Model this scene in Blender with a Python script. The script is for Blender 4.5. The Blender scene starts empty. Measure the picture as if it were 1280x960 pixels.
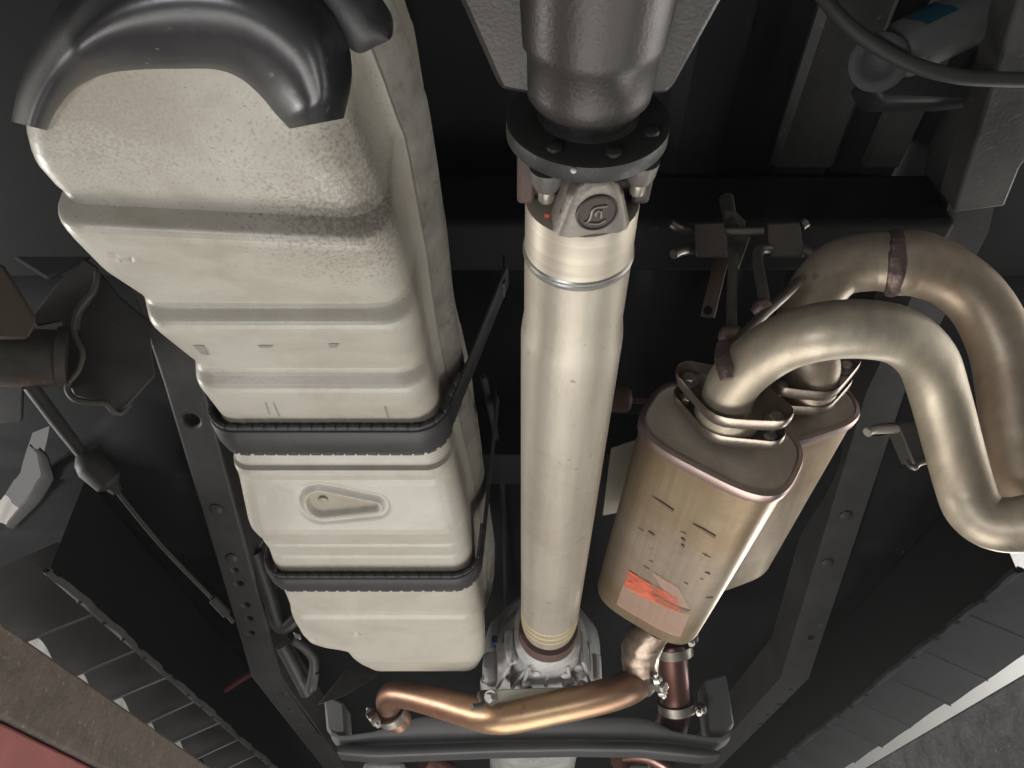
import bpy, bmesh, math, random
from mathutils import Vector as V, Matrix
random.seed(7)
S = bpy.context.scene
C = S.collection
R = math.radians
F = 950.0                      # focal length in photo pixels (photo 1280 wide)
PITCH = math.atan(740 / F)     # the camera looks up and forward under the truck
CP, SP = math.cos(PITCH), math.sin(PITCH)

# ------------------------------------------------------------------ camera, world, lights
cam = bpy.data.cameras.new('camera'); co = bpy.data.objects.new('camera', cam); C.objects.link(co)
cam.sensor_width = 36; cam.lens = 36 * F / 1280; cam.clip_start = .01; cam.clip_end = 200
co.rotation_euler = (math.pi / 2 + PITCH, 0, 0)
S.camera = co
w = bpy.data.worlds.new('World'); S.world = w; w.use_nodes = True
w.node_tree.nodes['Background'].inputs[0].default_value = (1.0, .98, .95, 1)
w.node_tree.nodes['Background'].inputs[1].default_value = .18
S.view_settings.view_transform = 'Standard'; S.view_settings.look = 'None'
S.view_settings.exposure = 0; S.view_settings.gamma = 1; S.view_settings.use_curve_mapping = False

def area(name, loc, target, sx, sy, power, col):
    l = bpy.data.lights.new(name, 'AREA'); l.shape = 'RECTANGLE'; l.size = sx; l.size_y = sy
    l.energy = power; l.color = col
    o = bpy.data.objects.new(name, l); C.objects.link(o); o.location = loc
    o.rotation_euler = (V(target) - V(loc)).to_track_quat('-Z', 'Y').to_euler()
    return o
area('floor_lamp', (-.25, 1.85, -1.4), (-.05, 1.1, .5), 1.8, 1.3, 37, (1, .97, .92))
area('work_lamp', (-.66, -.16, -.80), (-.15, .5, .5), .34, .24, 7.0, (.96, .98, 1))
area('right_lamp', (2.15, 3.75, .56), (.3, .6, .2), .6, .16, 22, (1, .97, .90))
area('left_lamp', (-1.9, 1.25, .40), (-.6, 1.6, .58), .7, .2, 15, (1, .98, .95))
area('right_fill', (1.25, 1.35, -1.25), (.75, 1.1, .7), 1.2, .7, 12, (1, .98, .94))  # added unseen fill, brightens the lower right side and the pipes
sl = bpy.data.lights.new('rib_fill_spot', 'SPOT'); sl.energy = 26; sl.spot_size = R(30); sl.spot_blend = .6; sl.shadow_soft_size = .06; sl.color = (1, .97, .92)  # added spot with no visible source, brightens the floor ribs
so = bpy.data.objects.new('rib_fill_spot', sl); C.objects.link(so); so.location = (1.0, -.75, -.35)
so.rotation_euler = (V((.66, .55, 1.1)) - V(so.location)).to_track_quat('-Z', 'Y').to_euler()
area('left_wall_lamp', (-2.2, 2.6, .4), (-4, 3.2, 2.2), 1, 1, 110, (1, .95, .88))
area('right_wall_lamp', (2.2, 2.6, .4), (4, 3.2, 2.0), 1, 1, 420, (1, .98, .96))

# ------------------------------------------------------------------ picture -> place
def ray(u, v):
    a, b = (u - 640) / F, (v - 480) / F
    return V((a, CP + SP * b, SP - CP * b))
def P(u, v, z=None, y=None, x=None, t=None):
    d = ray(u, v)
    if t is None:
        t = z / d.z if z is not None else y / d.y if y is not None else x / d.x
    return d * t

# ------------------------------------------------------------------ materials
def mat(name, col, rough=.5, metal=0.0, col2=None, nscale=6.0, nstretch=(1, 1, 1), mix=.6, bump=.0, bscale=200.0,
        rvar=.1, spots=None, sscale=40.0, samount=.5, ext=None, spec=.5, grime=None, streak=None):
    m = bpy.data.materials.new(name); m.use_nodes = True
    nt = m.node_tree; n = nt.nodes; L = nt.links.new
    bs = n['Principled BSDF']
    bs.inputs['Metallic'].default_value = metal; bs.inputs['Specular IOR Level'].default_value = spec
    tc = n.new('ShaderNodeTexCoord'); mp = n.new('ShaderNodeMapping'); L(tc.outputs['Object'], mp.inputs[0])
    mp.inputs['Scale'].default_value = nstretch
    nz = n.new('ShaderNodeTexNoise'); nz.inputs['Scale'].default_value = nscale; nz.inputs['Detail'].default_value = 8
    nz.inputs['Roughness'].default_value = .65
    L(mp.outputs[0], nz.inputs[0])
    rmp = n.new('ShaderNodeValToRGB'); rmp.color_ramp.elements[0].position = .32; rmp.color_ramp.elements[1].position = .7
    c2 = col2 or tuple(c * .8 for c in col)
    rmp.color_ramp.elements[0].color = (*col, 1)
    rmp.color_ramp.elements[1].color = (*[a + (b - a) * mix for a, b in zip(col, c2)], 1)
    L(nz.outputs[0], rmp.inputs[0])
    out = rmp.outputs[0]
    if spots:
        n2 = n.new('ShaderNodeTexNoise'); n2.inputs['Scale'].default_value = sscale; n2.inputs['Detail'].default_value = 6
        L(tc.outputs['Object'], n2.inputs[0])
        r2 = n.new('ShaderNodeValToRGB'); r2.color_ramp.elements[0].position = .72 - samount * .25
        r2.color_ramp.elements[1].position = .80 - samount * .12
        L(n2.outputs[0], r2.inputs[0])
        mx = n.new('ShaderNodeMix'); mx.data_type = 'RGBA'
        L(r2.outputs[0], mx.inputs[0]); L(out, mx.inputs[6]); mx.inputs[7].default_value = (*spots, 1)
        out = mx.outputs[2]
    if streak:                                   # fine brushed lines: noise squeezed along one direction
        m4 = n.new('ShaderNodeMapping'); L(tc.outputs['Object'], m4.inputs[0]); m4.inputs['Scale'].default_value = streak[0]
        n4 = n.new('ShaderNodeTexNoise'); n4.inputs['Scale'].default_value = 1; n4.inputs['Detail'].default_value = 4; L(m4.outputs[0], n4.inputs[0])
        r4 = n.new('ShaderNodeMapRange'); r4.inputs[1].default_value = .3; r4.inputs[2].default_value = .7; r4.inputs[3].default_value = 1 - streak[1]; r4.inputs[4].default_value = 1
        L(n4.outputs[0], r4.inputs[0])
        x4 = n.new('ShaderNodeMix'); x4.data_type = 'RGBA'; x4.blend_type = 'MULTIPLY'; x4.inputs[0].default_value = 1
        L(out, x4.inputs[6]); L(r4.outputs[0], x4.inputs[7]); out = x4.outputs[2]
    if grime:                                    # broad uneven dirt film
        n5 = n.new('ShaderNodeTexNoise'); n5.inputs['Scale'].default_value = grime[0]; n5.inputs['Detail'].default_value = 9; n5.inputs['Roughness'].default_value = .7
        n5.inputs['Distortion'].default_value = .6; L(tc.outputs['Object'], n5.inputs[0])
        r5 = n.new('ShaderNodeMapRange'); r5.inputs[1].default_value = .45; r5.inputs[2].default_value = .78; r5.inputs[3].default_value = 0; r5.inputs[4].default_value = grime[1]
        L(n5.outputs[0], r5.inputs[0])
        x5 = n.new('ShaderNodeMix'); x5.data_type = 'RGBA'; L(r5.outputs[0], x5.inputs[0]); L(out, x5.inputs[6]); x5.inputs[7].default_value = (*grime[2], 1); out = x5.outputs[2]
    L(out, bs.inputs['Base Color'])
    mr = n.new('ShaderNodeMapRange'); mr.inputs[3].default_value = max(.03, rough - rvar); mr.inputs[4].default_value = min(1, rough + rvar)
    L(nz.outputs[0], mr.inputs[0]); L(mr.outputs[0], bs.inputs['Roughness'])
    if bump:
        n3 = n.new('ShaderNodeTexNoise'); n3.inputs['Scale'].default_value = bscale; n3.inputs['Detail'].default_value = 5
        L(mp.outputs[0], n3.inputs[0])
        bp = n.new('ShaderNodeBump'); bp.inputs['Strength'].default_value = bump; bp.inputs['Distance'].default_value = .002
        L(n3.outputs[0], bp.inputs['Height']); L(bp.outputs[0], bs.inputs['Normal'])
    if ext: ext(m, nt, bs, tc, out)
    return m

M = {}
M['tank'] = mat('tank_plastic', (.455, .433, .375), .36, 0, (.40, .37, .31), 4, (1, 1, 1), .75, .14, 300, .06, (.19, .165, .13), 330, .28, grime=(9, .6, (.27, .235, .18)))
def corner_dirt(m):
    """road dirt sprayed on the inboard rear corner of the tank and along its rear end"""
    nt = m.node_tree; n = nt.nodes; L = nt.links.new; bs = n['Principled BSDF']; src = bs.inputs['Base Color'].links[0].from_socket
    tc = next(q for q in n if q.type == 'TEX_COORD'); prev = src
    for c, r, sc, col in (((.105, -.50, .0), .17, 330, (.19, .165, .13)), ((-.02, -.60, .0), .24, 14, (.30, .27, .215)), ((-.08, -.58, .02), .14, 420, (.28, .25, .20))):
        d = n.new('ShaderNodeVectorMath'); d.operation = 'DISTANCE'; L(tc.outputs['Object'], d.inputs[0]); d.inputs[1].default_value = c
        mr = n.new('ShaderNodeMapRange'); mr.inputs[1].default_value = r; mr.inputs[2].default_value = 0; mr.inputs[3].default_value = -.12; mr.inputs[4].default_value = .22; L(d.outputs['Value'], mr.inputs[0])
        nz = n.new('ShaderNodeTexNoise'); nz.inputs['Scale'].default_value = sc; nz.inputs['Detail'].default_value = 6; L(tc.outputs['Object'], nz.inputs[0])
        ad = n.new('ShaderNodeMath'); L(nz.outputs[0], ad.inputs[0]); L(mr.outputs[0], ad.inputs[1])
        rr = n.new('ShaderNodeMapRange'); rr.inputs[1].default_value = .56; rr.inputs[2].default_value = .74; rr.inputs[3].default_value = 0; rr.inputs[4].default_value = .62; L(ad.outputs[0], rr.inputs[0])
        mx = n.new('ShaderNodeMix'); mx.data_type = 'RGBA'; L(rr.outputs[0], mx.inputs[0]); L(prev, mx.inputs[6]); mx.inputs[7].default_value = (*col, 1); prev = mx.outputs[2]
    L(prev, bs.inputs['Base Color'])
corner_dirt(M['tank'])
M['smudge'] = mat('grey_rub_mark', (.20, .20, .19), .6, 0, (.32, .30, .26), 60)
M['recess'] = mat('shaded_tank_recess', (.33, .29, .22), .5, 0, (.26, .23, .17), 30)  # recess shade painted in as a darker tank tone
M['flange_dirt'] = mat('dirty_tank_rim', (.33, .315, .28), .6, 0, (.15, .14, .12), 26, (1, 1, 1), .9, .3, 300, .1, (.16, .10, .06), 60, .45)
M['guard'] = mat('black_guard_plastic', (.013, .013, .016), .30, 0, (.035, .035, .038), 14, (1, 1, 1), .8, .05, 160, .08, (.15, .15, .145), 130, .22, spec=.8, grime=(10, .4, (.06, .058, .055)))
M['frame'] = mat('black_frame_paint', (.052, .052, .053), .48, 0, (.085, .082, .077), 9, (1, 1, 1), .9, .2, 220, .1, (.14, .10, .075), 60, .3, spec=.4, grime=(14, .5, (.11, .10, .088)))
M['frame_dusty'] = mat('dusty_frame_paint', (.075, .073, .068), .65, 0, (.045, .044, .042), 14, (1, 1, 1), .9, .35, 160, .1, (.12, .10, .08), 60, .35)
M['floor'] = mat('floor_pan_coating', (.012, .012, .013), .7, 0, (.020, .020, .021), 4, (1, 1, 1), .8, .1, 120, .1, spec=.2)
M['lit_rib'] = mat('lit_floor_rib', (.050, .050, .048), .6, 0, (.022, .022, .022), 9, (1, .6, 1), .9, .15, 120, .1, (.11, .11, .10), 60, .3)  # local light on two ribs, put into a paler colour
M['xm'] = mat('charcoal_crossmember', (.22, .222, .226), .5, 0, (.16, .162, .165), 7, (1, 1, 1), .8, .1, 160, .1)
M['plastic'] = mat('black_cladding_plastic', (.038, .038, .040), .45, 0, (.055, .055, .056), 5, (1, 1, 1), .8, .08, 200, .1, (.12, .11, .10), 110, .12)
M['plastic_grey'] = mat('grey_cladding_plastic', (.085, .089, .095), .5, 0, (.11, .114, .12), 5, (1, 1, 1), .8, .08, 200, .1, grime=(7, .5, (.05, .05, .05)))
M['rubber'] = mat('black_rubber', (.022, .022, .024), .48, 0, (.05, .05, .05), 40, (1, 1, 1), .7, .15, 300, .1)
M['strap'] = mat('strap_steel_black', (.022, .022, .024), .48, 0, (.04, .04, .041), 30, (1, 1, 1), .7, .05, 200, .1, spec=.4)
M['alu_shaft'] = mat('shaft_alloy', (.47, .425, .355), .47, .5, (.38, .335, .275), 9, (1, .5, 1), .8, .14, 240, .08, (.24, .17, .115), 90, .24, grime=(8, .7, (.28, .23, .18)), streak=((70, 3, 70), .16))
M['alu_clean'] = mat('machined_alloy', (.60, .54, .44), .46, .5, (.48, .42, .34), 14, (1, 9, 1), .7, .08, 260, .08, streak=((2, 200, 2), .25), grime=(20, .4, (.36, .30, .22)))
M['alu_cast'] = mat('cast_alloy', (.44, .44, .43), .58, .25, (.26, .255, .245), 14, (1, 1, 1), .9, .9, 90, .12, (.14, .11, .08), 40, .4, grime=(20, .6, (.15, .13, .11)))
M['alu_dull'] = mat('forged_yoke_alloy', (.24, .215, .185), .5, .5, (.15, .135, .12), 18, (1, 1, 1), .8, .3, 220, .1)
M['iron'] = mat('black_cast_iron', (.036, .032, .028), .40, .25, (.022, .020, .018), 12, (1, 1, 1), .9, .16, 330, .08, grime=(30, .5, (.05, .042, .034)))
M['flange_iron'] = mat('dark_flange_steel', (.026, .025, .024), .5, .2, (.018, .017, .016), 30, (1, 1, 1), .8, .3, 200, .1)
M['bearing'] = mat('bearing_cap_brown', (.030, .021, .017), .45, .2, (.05, .036, .03), 40, (1, 1, 1), .8, .2, 200, .1)
M['boss'] = mat('dull_boss_steel', (.13, .12, .105), .5, .3, (.07, .065, .06), 30, (1, 1, 1), .9, .3, 200, .1)
M['logo'] = mat('cast_mark', (.26, .23, .20), .45, .4)
M['rust'] = mat('rust_brown', (.085, .042, .034), .6, .1, (.05, .034, .028), 20, (1, 1, 1), .9, .4, 150, .1)
M['steel'] = mat('zinc_steel', (.50, .49, .46), .36, .85, (.36, .34, .31), 40, (1, 1, 1), .8, .1, 200, .1)
M['rod'] = mat('hanger_steel', (.30, .275, .24), .38, .75, (.20, .17, .145), 40, (1, 1, 1), .8, .15, 200, .1)
M['weld'] = mat('scaly_weld', (.26, .19, .165), .45, .6, (.13, .095, .10), 60, (1, 1, 1), .9, .7, 160, .12)
M['red'] = mat('red_paint', (.28, .06, .055), .6, 0, (.20, .05, .045), 25, (1, 1, 1), .9, .2, 200, .1)
M['red_dot'] = mat('red_dot_paint', (.28, .03, .022), .6)
M['yellow'] = mat('yellow_crayon', (.60, .47, .22), .6, .2)
M['blue'] = mat('blue_plastic', (.03, .09, .26), .4)
M['lift'] = mat('rusty_lift_steel', (.038, .028, .022), .7, 0, (.12, .088, .065), 38, (1, 1, 1), .95, 1.0, 120, .1, (.22, .18, .14), 140, .45, grime=(7, .6, (.05, .036, .028)))
M['lift_grey'] = mat('grey_lift_steel', (.05, .051, .053), .65, 0, (.12, .121, .123), 38, (1, 1, 1), .95, 1.0, 120, .1, (.24, .24, .24), 140, .4)
M['wall'] = mat('white_workshop_wall', (.80, .79, .76), .7, 0, (.70, .68, .64), 3)
M['shock'] = mat('grey_shock_paint', (.115, .12, .112), .45, 0, (.085, .09, .086), 12, (1, 1, 1), .8, .1, 200, .1)
M['teal'] = mat('teal_label', (.015, .075, .11), .4)
M['hose'] = mat('ribbed_hose', (.05, .049, .047), .55, 0, (.035, .035, .035), 20)
M['bush'] = mat('grimy_bush_steel', (.14, .13, .115), .55, .35, (.07, .06, .05), 18, (1, 1, 1), .9, .3, 160, .1, (.22, .10, .05), 30, .4)
M['bracket'] = mat('grey_bracket_steel', (.085, .083, .078), .5, .3, (.05, .048, .045), 12, (1, 1, 1), .9, .2, 160, .1, (.15, .08, .05), 30, .3)
M['tan'] = mat('tan_bracket', (.11, .08, .055), .5, .2, (.07, .055, .04), 12, (1, 1, 1), .8, .1, 160, .1)
M['shieldplate'] = mat('heat_shield_alloy', (.36, .33, .27), .5, .5, (.25, .23, .19), 16)
M['foil'] = mat('crinkled_foil', (.40, .33, .26), .40, .8, (.15, .10, .075), 26, (1, 1, 1), .95, .9, 60, .12, (.05, .035, .03), 34, .6, grime=(22, .8, (.14, .09, .07)))

def heat(stops, axis, lo, hi):
    """tempering colours along one object axis, kept on the metal itself"""
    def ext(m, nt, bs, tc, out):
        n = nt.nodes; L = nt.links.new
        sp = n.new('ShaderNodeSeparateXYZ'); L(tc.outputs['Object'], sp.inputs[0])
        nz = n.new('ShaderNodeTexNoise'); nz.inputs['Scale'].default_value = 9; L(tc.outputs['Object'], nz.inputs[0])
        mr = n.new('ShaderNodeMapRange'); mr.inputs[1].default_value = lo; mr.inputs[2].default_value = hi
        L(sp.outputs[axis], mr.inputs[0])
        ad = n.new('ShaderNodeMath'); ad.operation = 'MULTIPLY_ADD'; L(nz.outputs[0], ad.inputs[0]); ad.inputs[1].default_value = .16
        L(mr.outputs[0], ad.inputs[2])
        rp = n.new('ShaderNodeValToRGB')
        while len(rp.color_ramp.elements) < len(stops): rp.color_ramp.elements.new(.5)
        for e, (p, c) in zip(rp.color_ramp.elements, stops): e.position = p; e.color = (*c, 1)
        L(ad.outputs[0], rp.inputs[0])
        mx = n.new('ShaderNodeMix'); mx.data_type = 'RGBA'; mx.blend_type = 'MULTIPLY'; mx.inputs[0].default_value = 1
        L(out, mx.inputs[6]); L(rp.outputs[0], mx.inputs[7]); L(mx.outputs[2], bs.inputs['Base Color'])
    return ext
SS = (.66, .60, .50)
M['muffler'] = mat('muffler_steel', (.60, .54, .45), .42, .85, (.47, .40, .32), 6, (1, 2.2, 1), .95, .16, 160, .08, (.22, .16, .11), 60, .15, streak=((40, 4, 220), .22), grime=(9, .65, (.33, .245, .155)),
    ext=lambda m, nt, bs, tc, out: heat([(0, (.66, .56, .42)), (.35, (.80, .70, .56)), (.55, (.98, .93, .90)), (.8, (.98, .92, .87)), (1, (.86, .74, .58))], 1, 0, .5)(m, nt, bs, tc, out))
M['endcap'] = mat('muffler_cap_steel', (.58, .51, .42), .5, .5, (.44, .38, .31), 18, (1, 1, 1), .8, .2, 260, .08, grime=(14, .4, (.30, .23, .17)))
M['seam'] = mat('tinted_seam_steel', (.40, .30, .265), .36, .9, (.30, .22, .22), 20)
M['pipe'] = mat('pipe_steel', (.70, .63, .50), .46, .55, (.50, .42, .32), 7, (1, 1, 1), .95, .14, 160, .06, (.34, .27, .2), 40, .15, streak=((60, 8, 60), .25), grime=(6, .45, (.38, .29, .20)))
M['pipe_back'] = mat('rear_pipe_steel', (.62, .54, .42), .46, .55, (.42, .34, .26), 8, (1, 1, 1), .8, .12, 160, .06, (.30, .23, .18), 40, .2, streak=((60, 8, 60), .25), grime=(7, .5, (.30, .22, .17)))
M['pipe_tint'] = mat('heat_tinted_pipe_steel', (.68, .58, .45), .45, .55, (.50, .39, .29), 8, (1, 1, 1), .85, .12, 160, .06, streak=((60, 8, 60), .22), grime=(6, .5, (.42, .27, .18)))
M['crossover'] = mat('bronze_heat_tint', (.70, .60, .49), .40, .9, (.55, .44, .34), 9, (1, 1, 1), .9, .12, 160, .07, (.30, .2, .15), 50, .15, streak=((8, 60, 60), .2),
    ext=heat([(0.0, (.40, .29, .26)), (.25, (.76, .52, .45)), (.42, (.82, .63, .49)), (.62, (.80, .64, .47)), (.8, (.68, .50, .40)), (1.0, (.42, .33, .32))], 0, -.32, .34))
M['dark_pipe'] = mat('dark_bronze_pipe', (.24, .11, .085), .34, .9, (.13, .07, .06), 14, (1, 1, 1), .9, .1, 160, .08)
M['slit'] = mat('dark_scuff', (.15, .10, .065), .7)
M['scratch'] = mat('fine_scratch', (.20, .145, .095), .6)
def tape_ext(m, nt, bs, tc, out):
    nz = nt.nodes.new('ShaderNodeTexNoise'); nz.inputs['Scale'].default_value = 26; nz.inputs['Detail'].default_value = 5; nz.inputs['Distortion'].default_value = 1
    nt.links.new(tc.outputs['Object'], nz.inputs[0])
    mr = nt.nodes.new('ShaderNodeMapRange'); mr.inputs[1].default_value = .38; mr.inputs[2].default_value = .60; mr.inputs[3].default_value = .35; mr.inputs[4].default_value = .95
    nt.links.new(nz.outputs[0], mr.inputs[0]); nt.links.new(mr.outputs[0], bs.inputs['Alpha'])
M['tape'] = mat('orange_tape', (.90, .13, .07), .25, 0, (.62, .26, .15), 9, (1, 1, 1), .9, .5, 30, .08, ext=tape_ext)
M['tape_clear'] = mat('clear_tape', (.72, .46, .36), .22, 0, (.6, .42, .34), 9, (1, 1, 1), .9, .6, 30, .08, ext=lambda m, nt, bs, tc, out: bs.inputs['Alpha'].__setattr__('default_value', .45))
M['white_strip'] = mat('pale_steel', (.55, .57, .55), .5, .3)

# ------------------------------------------------------------------ mesh building
class MB:
    def __init__(s): s.v = []; s.f = []
    def add(s, vs, fs):
        o = len(s.v); s.v += [V(p) for p in vs]; s.f += [tuple(i + o for i in f) for f in fs]; return s
    def grid(s, rows, cu=False, cv=False):
        n, m = len(rows), len(rows[0]); vs = [p for r in rows for p in r]; fs = []
        for i in range(n if cv else n - 1):
            for j in range(m if cu else m - 1):
                a, b = i, (i + 1) % n; c, d = j, (j + 1) % m
                fs.append((a * m + c, a * m + d, b * m + d, b * m + c))
        return s.add(vs, fs)
    def cap(s, ring):
        return s.add(ring, [tuple(range(len(ring)))])
    def tube(s, pts, rad, n=16, caps=True, sub=0):
        pts = [V(p) for p in pts]
        rad = list(rad) if isinstance(rad, (list, tuple)) else [rad] * len(pts)
        if sub: pts, rad = smooth(pts, rad, sub)
        rows = []; up = None
        for i, p in enumerate(pts):
            t = (pts[min(i + 1, len(pts) - 1)] - pts[max(i - 1, 0)]).normalized()
            if up is None:
                up = t.orthogonal().normalized()
            up = (up - t * up.dot(t)).normalized(); sd = t.cross(up)
            rows.append([p + (up * math.cos(k * 2 * math.pi / n) + sd * math.sin(k * 2 * math.pi / n)) * rad[i] for k in range(n)])
        s.grid(rows, cu=True)
        if caps: s.cap(rows[0][::-1]); s.cap(rows[-1])
        return s
    def lathe(s, o, ax, prof, n=40, caps=True):
        o = V(o); ax = V(ax).normalized(); up = ax.orthogonal().normalized(); sd = ax.cross(up)
        rows = [[o + ax * h + (up * math.cos(k * 2 * math.pi / n) + sd * math.sin(k * 2 * math.pi / n)) * r for k in range(n)] for h, r in prof]
        s.grid(rows, cu=True)
        if caps: s.cap(rows[0][::-1]); s.cap(rows[-1])
        return s
    def prism(s, poly, ext):
        poly = [V(p) for p in poly]; ext = V(ext); n = len(poly)
        vs = poly + [p + ext for p in poly]
        return s.add(vs, [tuple(range(n))[::-1], tuple(range(n, 2 * n))] + [(i, (i + 1) % n, n + (i + 1) % n, n + i) for i in range(n)])
    def box(s, c, ex, ey, ez):
        c, ex, ey, ez = V(c), V(ex), V(ey), V(ez)
        return s.prism([c - ex - ey - ez, c + ex - ey - ez, c + ex + ey - ez, c - ex + ey - ez], ez * 2)
    def sweep(s, pts, prof, side, closed=True, caps=True):
        """profile (list of (a,b)) carried along pts; a along 'side', b along the normal"""
        pts = [V(p) for p in pts]; rows = []
        for i, p in enumerate(pts):
            t = (pts[min(i + 1, len(pts) - 1)] - pts[max(i - 1, 0)]).normalized()
            sd = V(side[i] if isinstance(side, list) else side); sd = (sd - t * sd.dot(t)).normalized(); nn = t.cross(sd)
            rows.append([p + sd * a + nn * b for a, b in prof])
        s.grid(rows, cu=closed)
        if caps and closed: s.cap(rows[0][::-1]); s.cap(rows[-1])
        return s
    def sphere(s, c, r, n=12, sc=(1, 1, 1)):
        rows = []
        for i in range(n + 1):
            th = math.pi * i / n; rr = max(math.sin(th), 1e-3)
            rows.append([V(c) + V((math.cos(k * math.pi / n) * rr * sc[0], math.sin(k * math.pi / n) * rr * sc[1], math.cos(th) * sc[2])) * r for k in range(2 * n)])
        return s.grid(rows, cu=True)
    def hexbolt(s, c, ax, r, h, washer=None):
        ax = V(ax).normalized(); c = V(c)
        if washer: s.lathe(c, ax, [(0, washer), (h * .25, washer)], 20)
        o = c + ax * (h * .25 if washer else 0)
        s.lathe(o, ax, [(0, r), (h * .8, r), (h, r * .82)], 6)
        return s

def bumpy(mb, a):
    for i, q in enumerate(mb.v): mb.v[i] = q + V((math.sin(q.x * 420 + q.z * 310), math.sin(q.y * 390 + q.x * 150), math.sin(q.z * 450 + q.y * 220))) * a
    return mb
def smooth(pts, rad, sub):
    P_, R_ = [], []; n = len(pts)
    for i in range(n - 1):
        p0, p1, p2, p3 = pts[max(i - 1, 0)], pts[i], pts[i + 1], pts[min(i + 2, n - 1)]
        for k in range(sub):
            t = k / sub; t2, t3 = t * t, t * t * t
            P_.append(.5 * (2 * p1 + (p2 - p0) * t + (2 * p0 - 5 * p1 + 4 * p2 - p3) * t2 + (3 * p1 - p0 - 3 * p2 + p3) * t3))
            R_.append(rad[i] + (rad[i + 1] - rad[i]) * t)
    P_.append(pts[-1]); R_.append(rad[-1]); return P_, R_
def hull(pts):
    pts = sorted(set((round(a, 5), round(b, 5)) for a, b in pts))
    def half(ps):
        h = []
        for p in ps:
            while len(h) > 1 and (h[-1][0] - h[-2][0]) * (p[1] - h[-2][1]) - (h[-1][1] - h[-2][1]) * (p[0] - h[-2][0]) <= 0: h.pop()
            h.append(p)
        return h
    a = half(pts); b = half(pts[::-1]); return a[:-1] + b[:-1]
def circ(cx, cy, r, n=24): return [(cx + r * math.cos(2 * math.pi * k / n), cy + r * math.sin(2 * math.pi * k / n)) for k in range(n)]
def lerp(tab, x):
    if x <= tab[0][0]: return tab[0][1]
    for (a, p), (b, q) in zip(tab, tab[1:]):
        if x <= b: return p + (q - p) * (x - a) / (b - a)
    return tab[-1][1]

def mesh_of(name, mb, m, origin):
    me = bpy.data.meshes.new(name)
    me.from_pydata([tuple(p - origin) for p in mb.v], [], mb.f); me.validate()
    bm = bmesh.new(); bm.from_mesh(me); bmesh.ops.remove_doubles(bm, verts=bm.verts, dist=1e-6)
    bmesh.ops.recalc_face_normals(bm, faces=bm.faces); bm.to_mesh(me); bm.free()
    me.materials.append(m)
    me.shade_smooth(); me.set_sharp_from_angle(angle=R(38))
    return me
def tag(o, label=None, cat=None, group=None, kind=None):
    for k, v in (('label', label), ('category', cat), ('group', group), ('kind', kind)):
        if v: o[k] = v
    return o
def thing(name, label, cat, loc, group=None):
    o = bpy.data.objects.new(name, None); C.objects.link(o); o.location = loc; o.empty_display_size = .05
    return tag(o, label, cat, group)
def world_of(o):
    p = V(o.location)
    while o.parent: o = o.parent; p += V(o.location)
    return p
def part(name, mb, m, parent=None, bevel=0, label=None, seg=2):
    if parent is not None: org = world_of(parent)
    else:
        xs = [sum(c) / len(mb.v) for c in zip(*mb.v)]; org = V((xs[0], xs[1], min(p.z for p in mb.v)))
    o = bpy.data.objects.new(name, mesh_of(name, mb, m, org)); C.objects.link(o)
    if parent is not None: o.parent = parent
    else: o.location = org
    if bevel:
        b = o.modifiers.new('bevel', 'BEVEL'); b.width = bevel; b.segments = seg; b.limit_method = 'ANGLE'; b.angle_limit = R(35)
        b.harden_normals = False
    if label: o['label'] = label
    return o
def solo(name, mb, m, label, cat, group=None, bevel=0):
    return tag(part(name, mb, m, None, bevel), label, cat, group)
def structure(name, mb, m, bevel=0):
    o = part(name, mb, m, None, bevel); o['kind'] = 'structure'; return o
def cut(o, cutters):
    """real openings: boolean each cutter out of o and bake the result"""
    mb = MB()
    for c in cutters: mb.add(c.v, c.f)
    c = part('cutter', mb, o.data.materials[0]); bpy.context.view_layer.update()
    md = o.modifiers.new('cut', 'BOOLEAN'); md.operation = 'DIFFERENCE'; md.solver = 'EXACT'; md.object = c
    dg = bpy.context.evaluated_depsgraph_get(); dg.update()
    me = bpy.data.meshes.new_from_object(o.evaluated_get(dg), depsgraph=dg)
    o.modifiers.clear(); o.data = me; bpy.data.objects.remove(c)
    me.set_sharp_from_angle(angle=R(38))
    return o
X0 = .06   # the vehicle's centre line

# ================================================================== SETTING: workshop walls
def corrugated(x, sgn):
    rows = []
    for k in range(240):
        y = -1.5 + k * .05
        d = .02 * (1 if (k // 2) % 2 and sgn < 0 else 0)
        rows.append([V((x + sgn * d, y, z)) for z in (-.5, 3.0)])
    return MB().grid(rows)
structure('workshop_wall', corrugated(-4.0, -1), M['wall'])
structure('workshop_wall', corrugated(4.0, 1), M['wall'])

# ================================================================== underbody floor
def floor_z(x, y):
    z = lerp([(-1, 1.12), (1.08, 1.12), (1.40, .875), (1.5, .86), (3.6, .86), (6.5, -.1)], y)
    xx = x - X0
    if y < 1.1:                                  # pressed ribs over the axle
        for c, h in ((.44, .055), (.575, .04), (.25, .05), (-.3, .06)):
            d = abs(xx - c)
            z -= .022 * max(0, min(1, (h - d) / .014))
    elif abs(xx) > .66:                          # outer floor: round swages
        for cx, cy, r in ((.84, 1.55, .16), (.86, 2.15, .22), (.9, 2.9, .2), (.78, 1.95, .1)):
            d = math.hypot(abs(xx) - cx, (y - cy) * .6)
            z -= .03 * max(0, min(1, (r - d) / .04)) * max(0, min(1, (abs(xx) - .73) / .03))
        z -= .010 * max(0, min(1, (math.sin(y * 19) - .6) * 8)) * max(0, min(1, (abs(xx) - .76) / .02))
    return z
fl = thing('floor_pan', 'matt black ribbed floor pan overhead behind all the driveline parts', 'floor pan', (X0, 1.5, .86))
ys = [-.6 + .03 * k for k in range(150)] + [3.9 + .2 * k for k in range(13)] + [1.25 + .012 * k for k in range(40)]
ys = sorted(set(round(y, 4) for y in ys))
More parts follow.
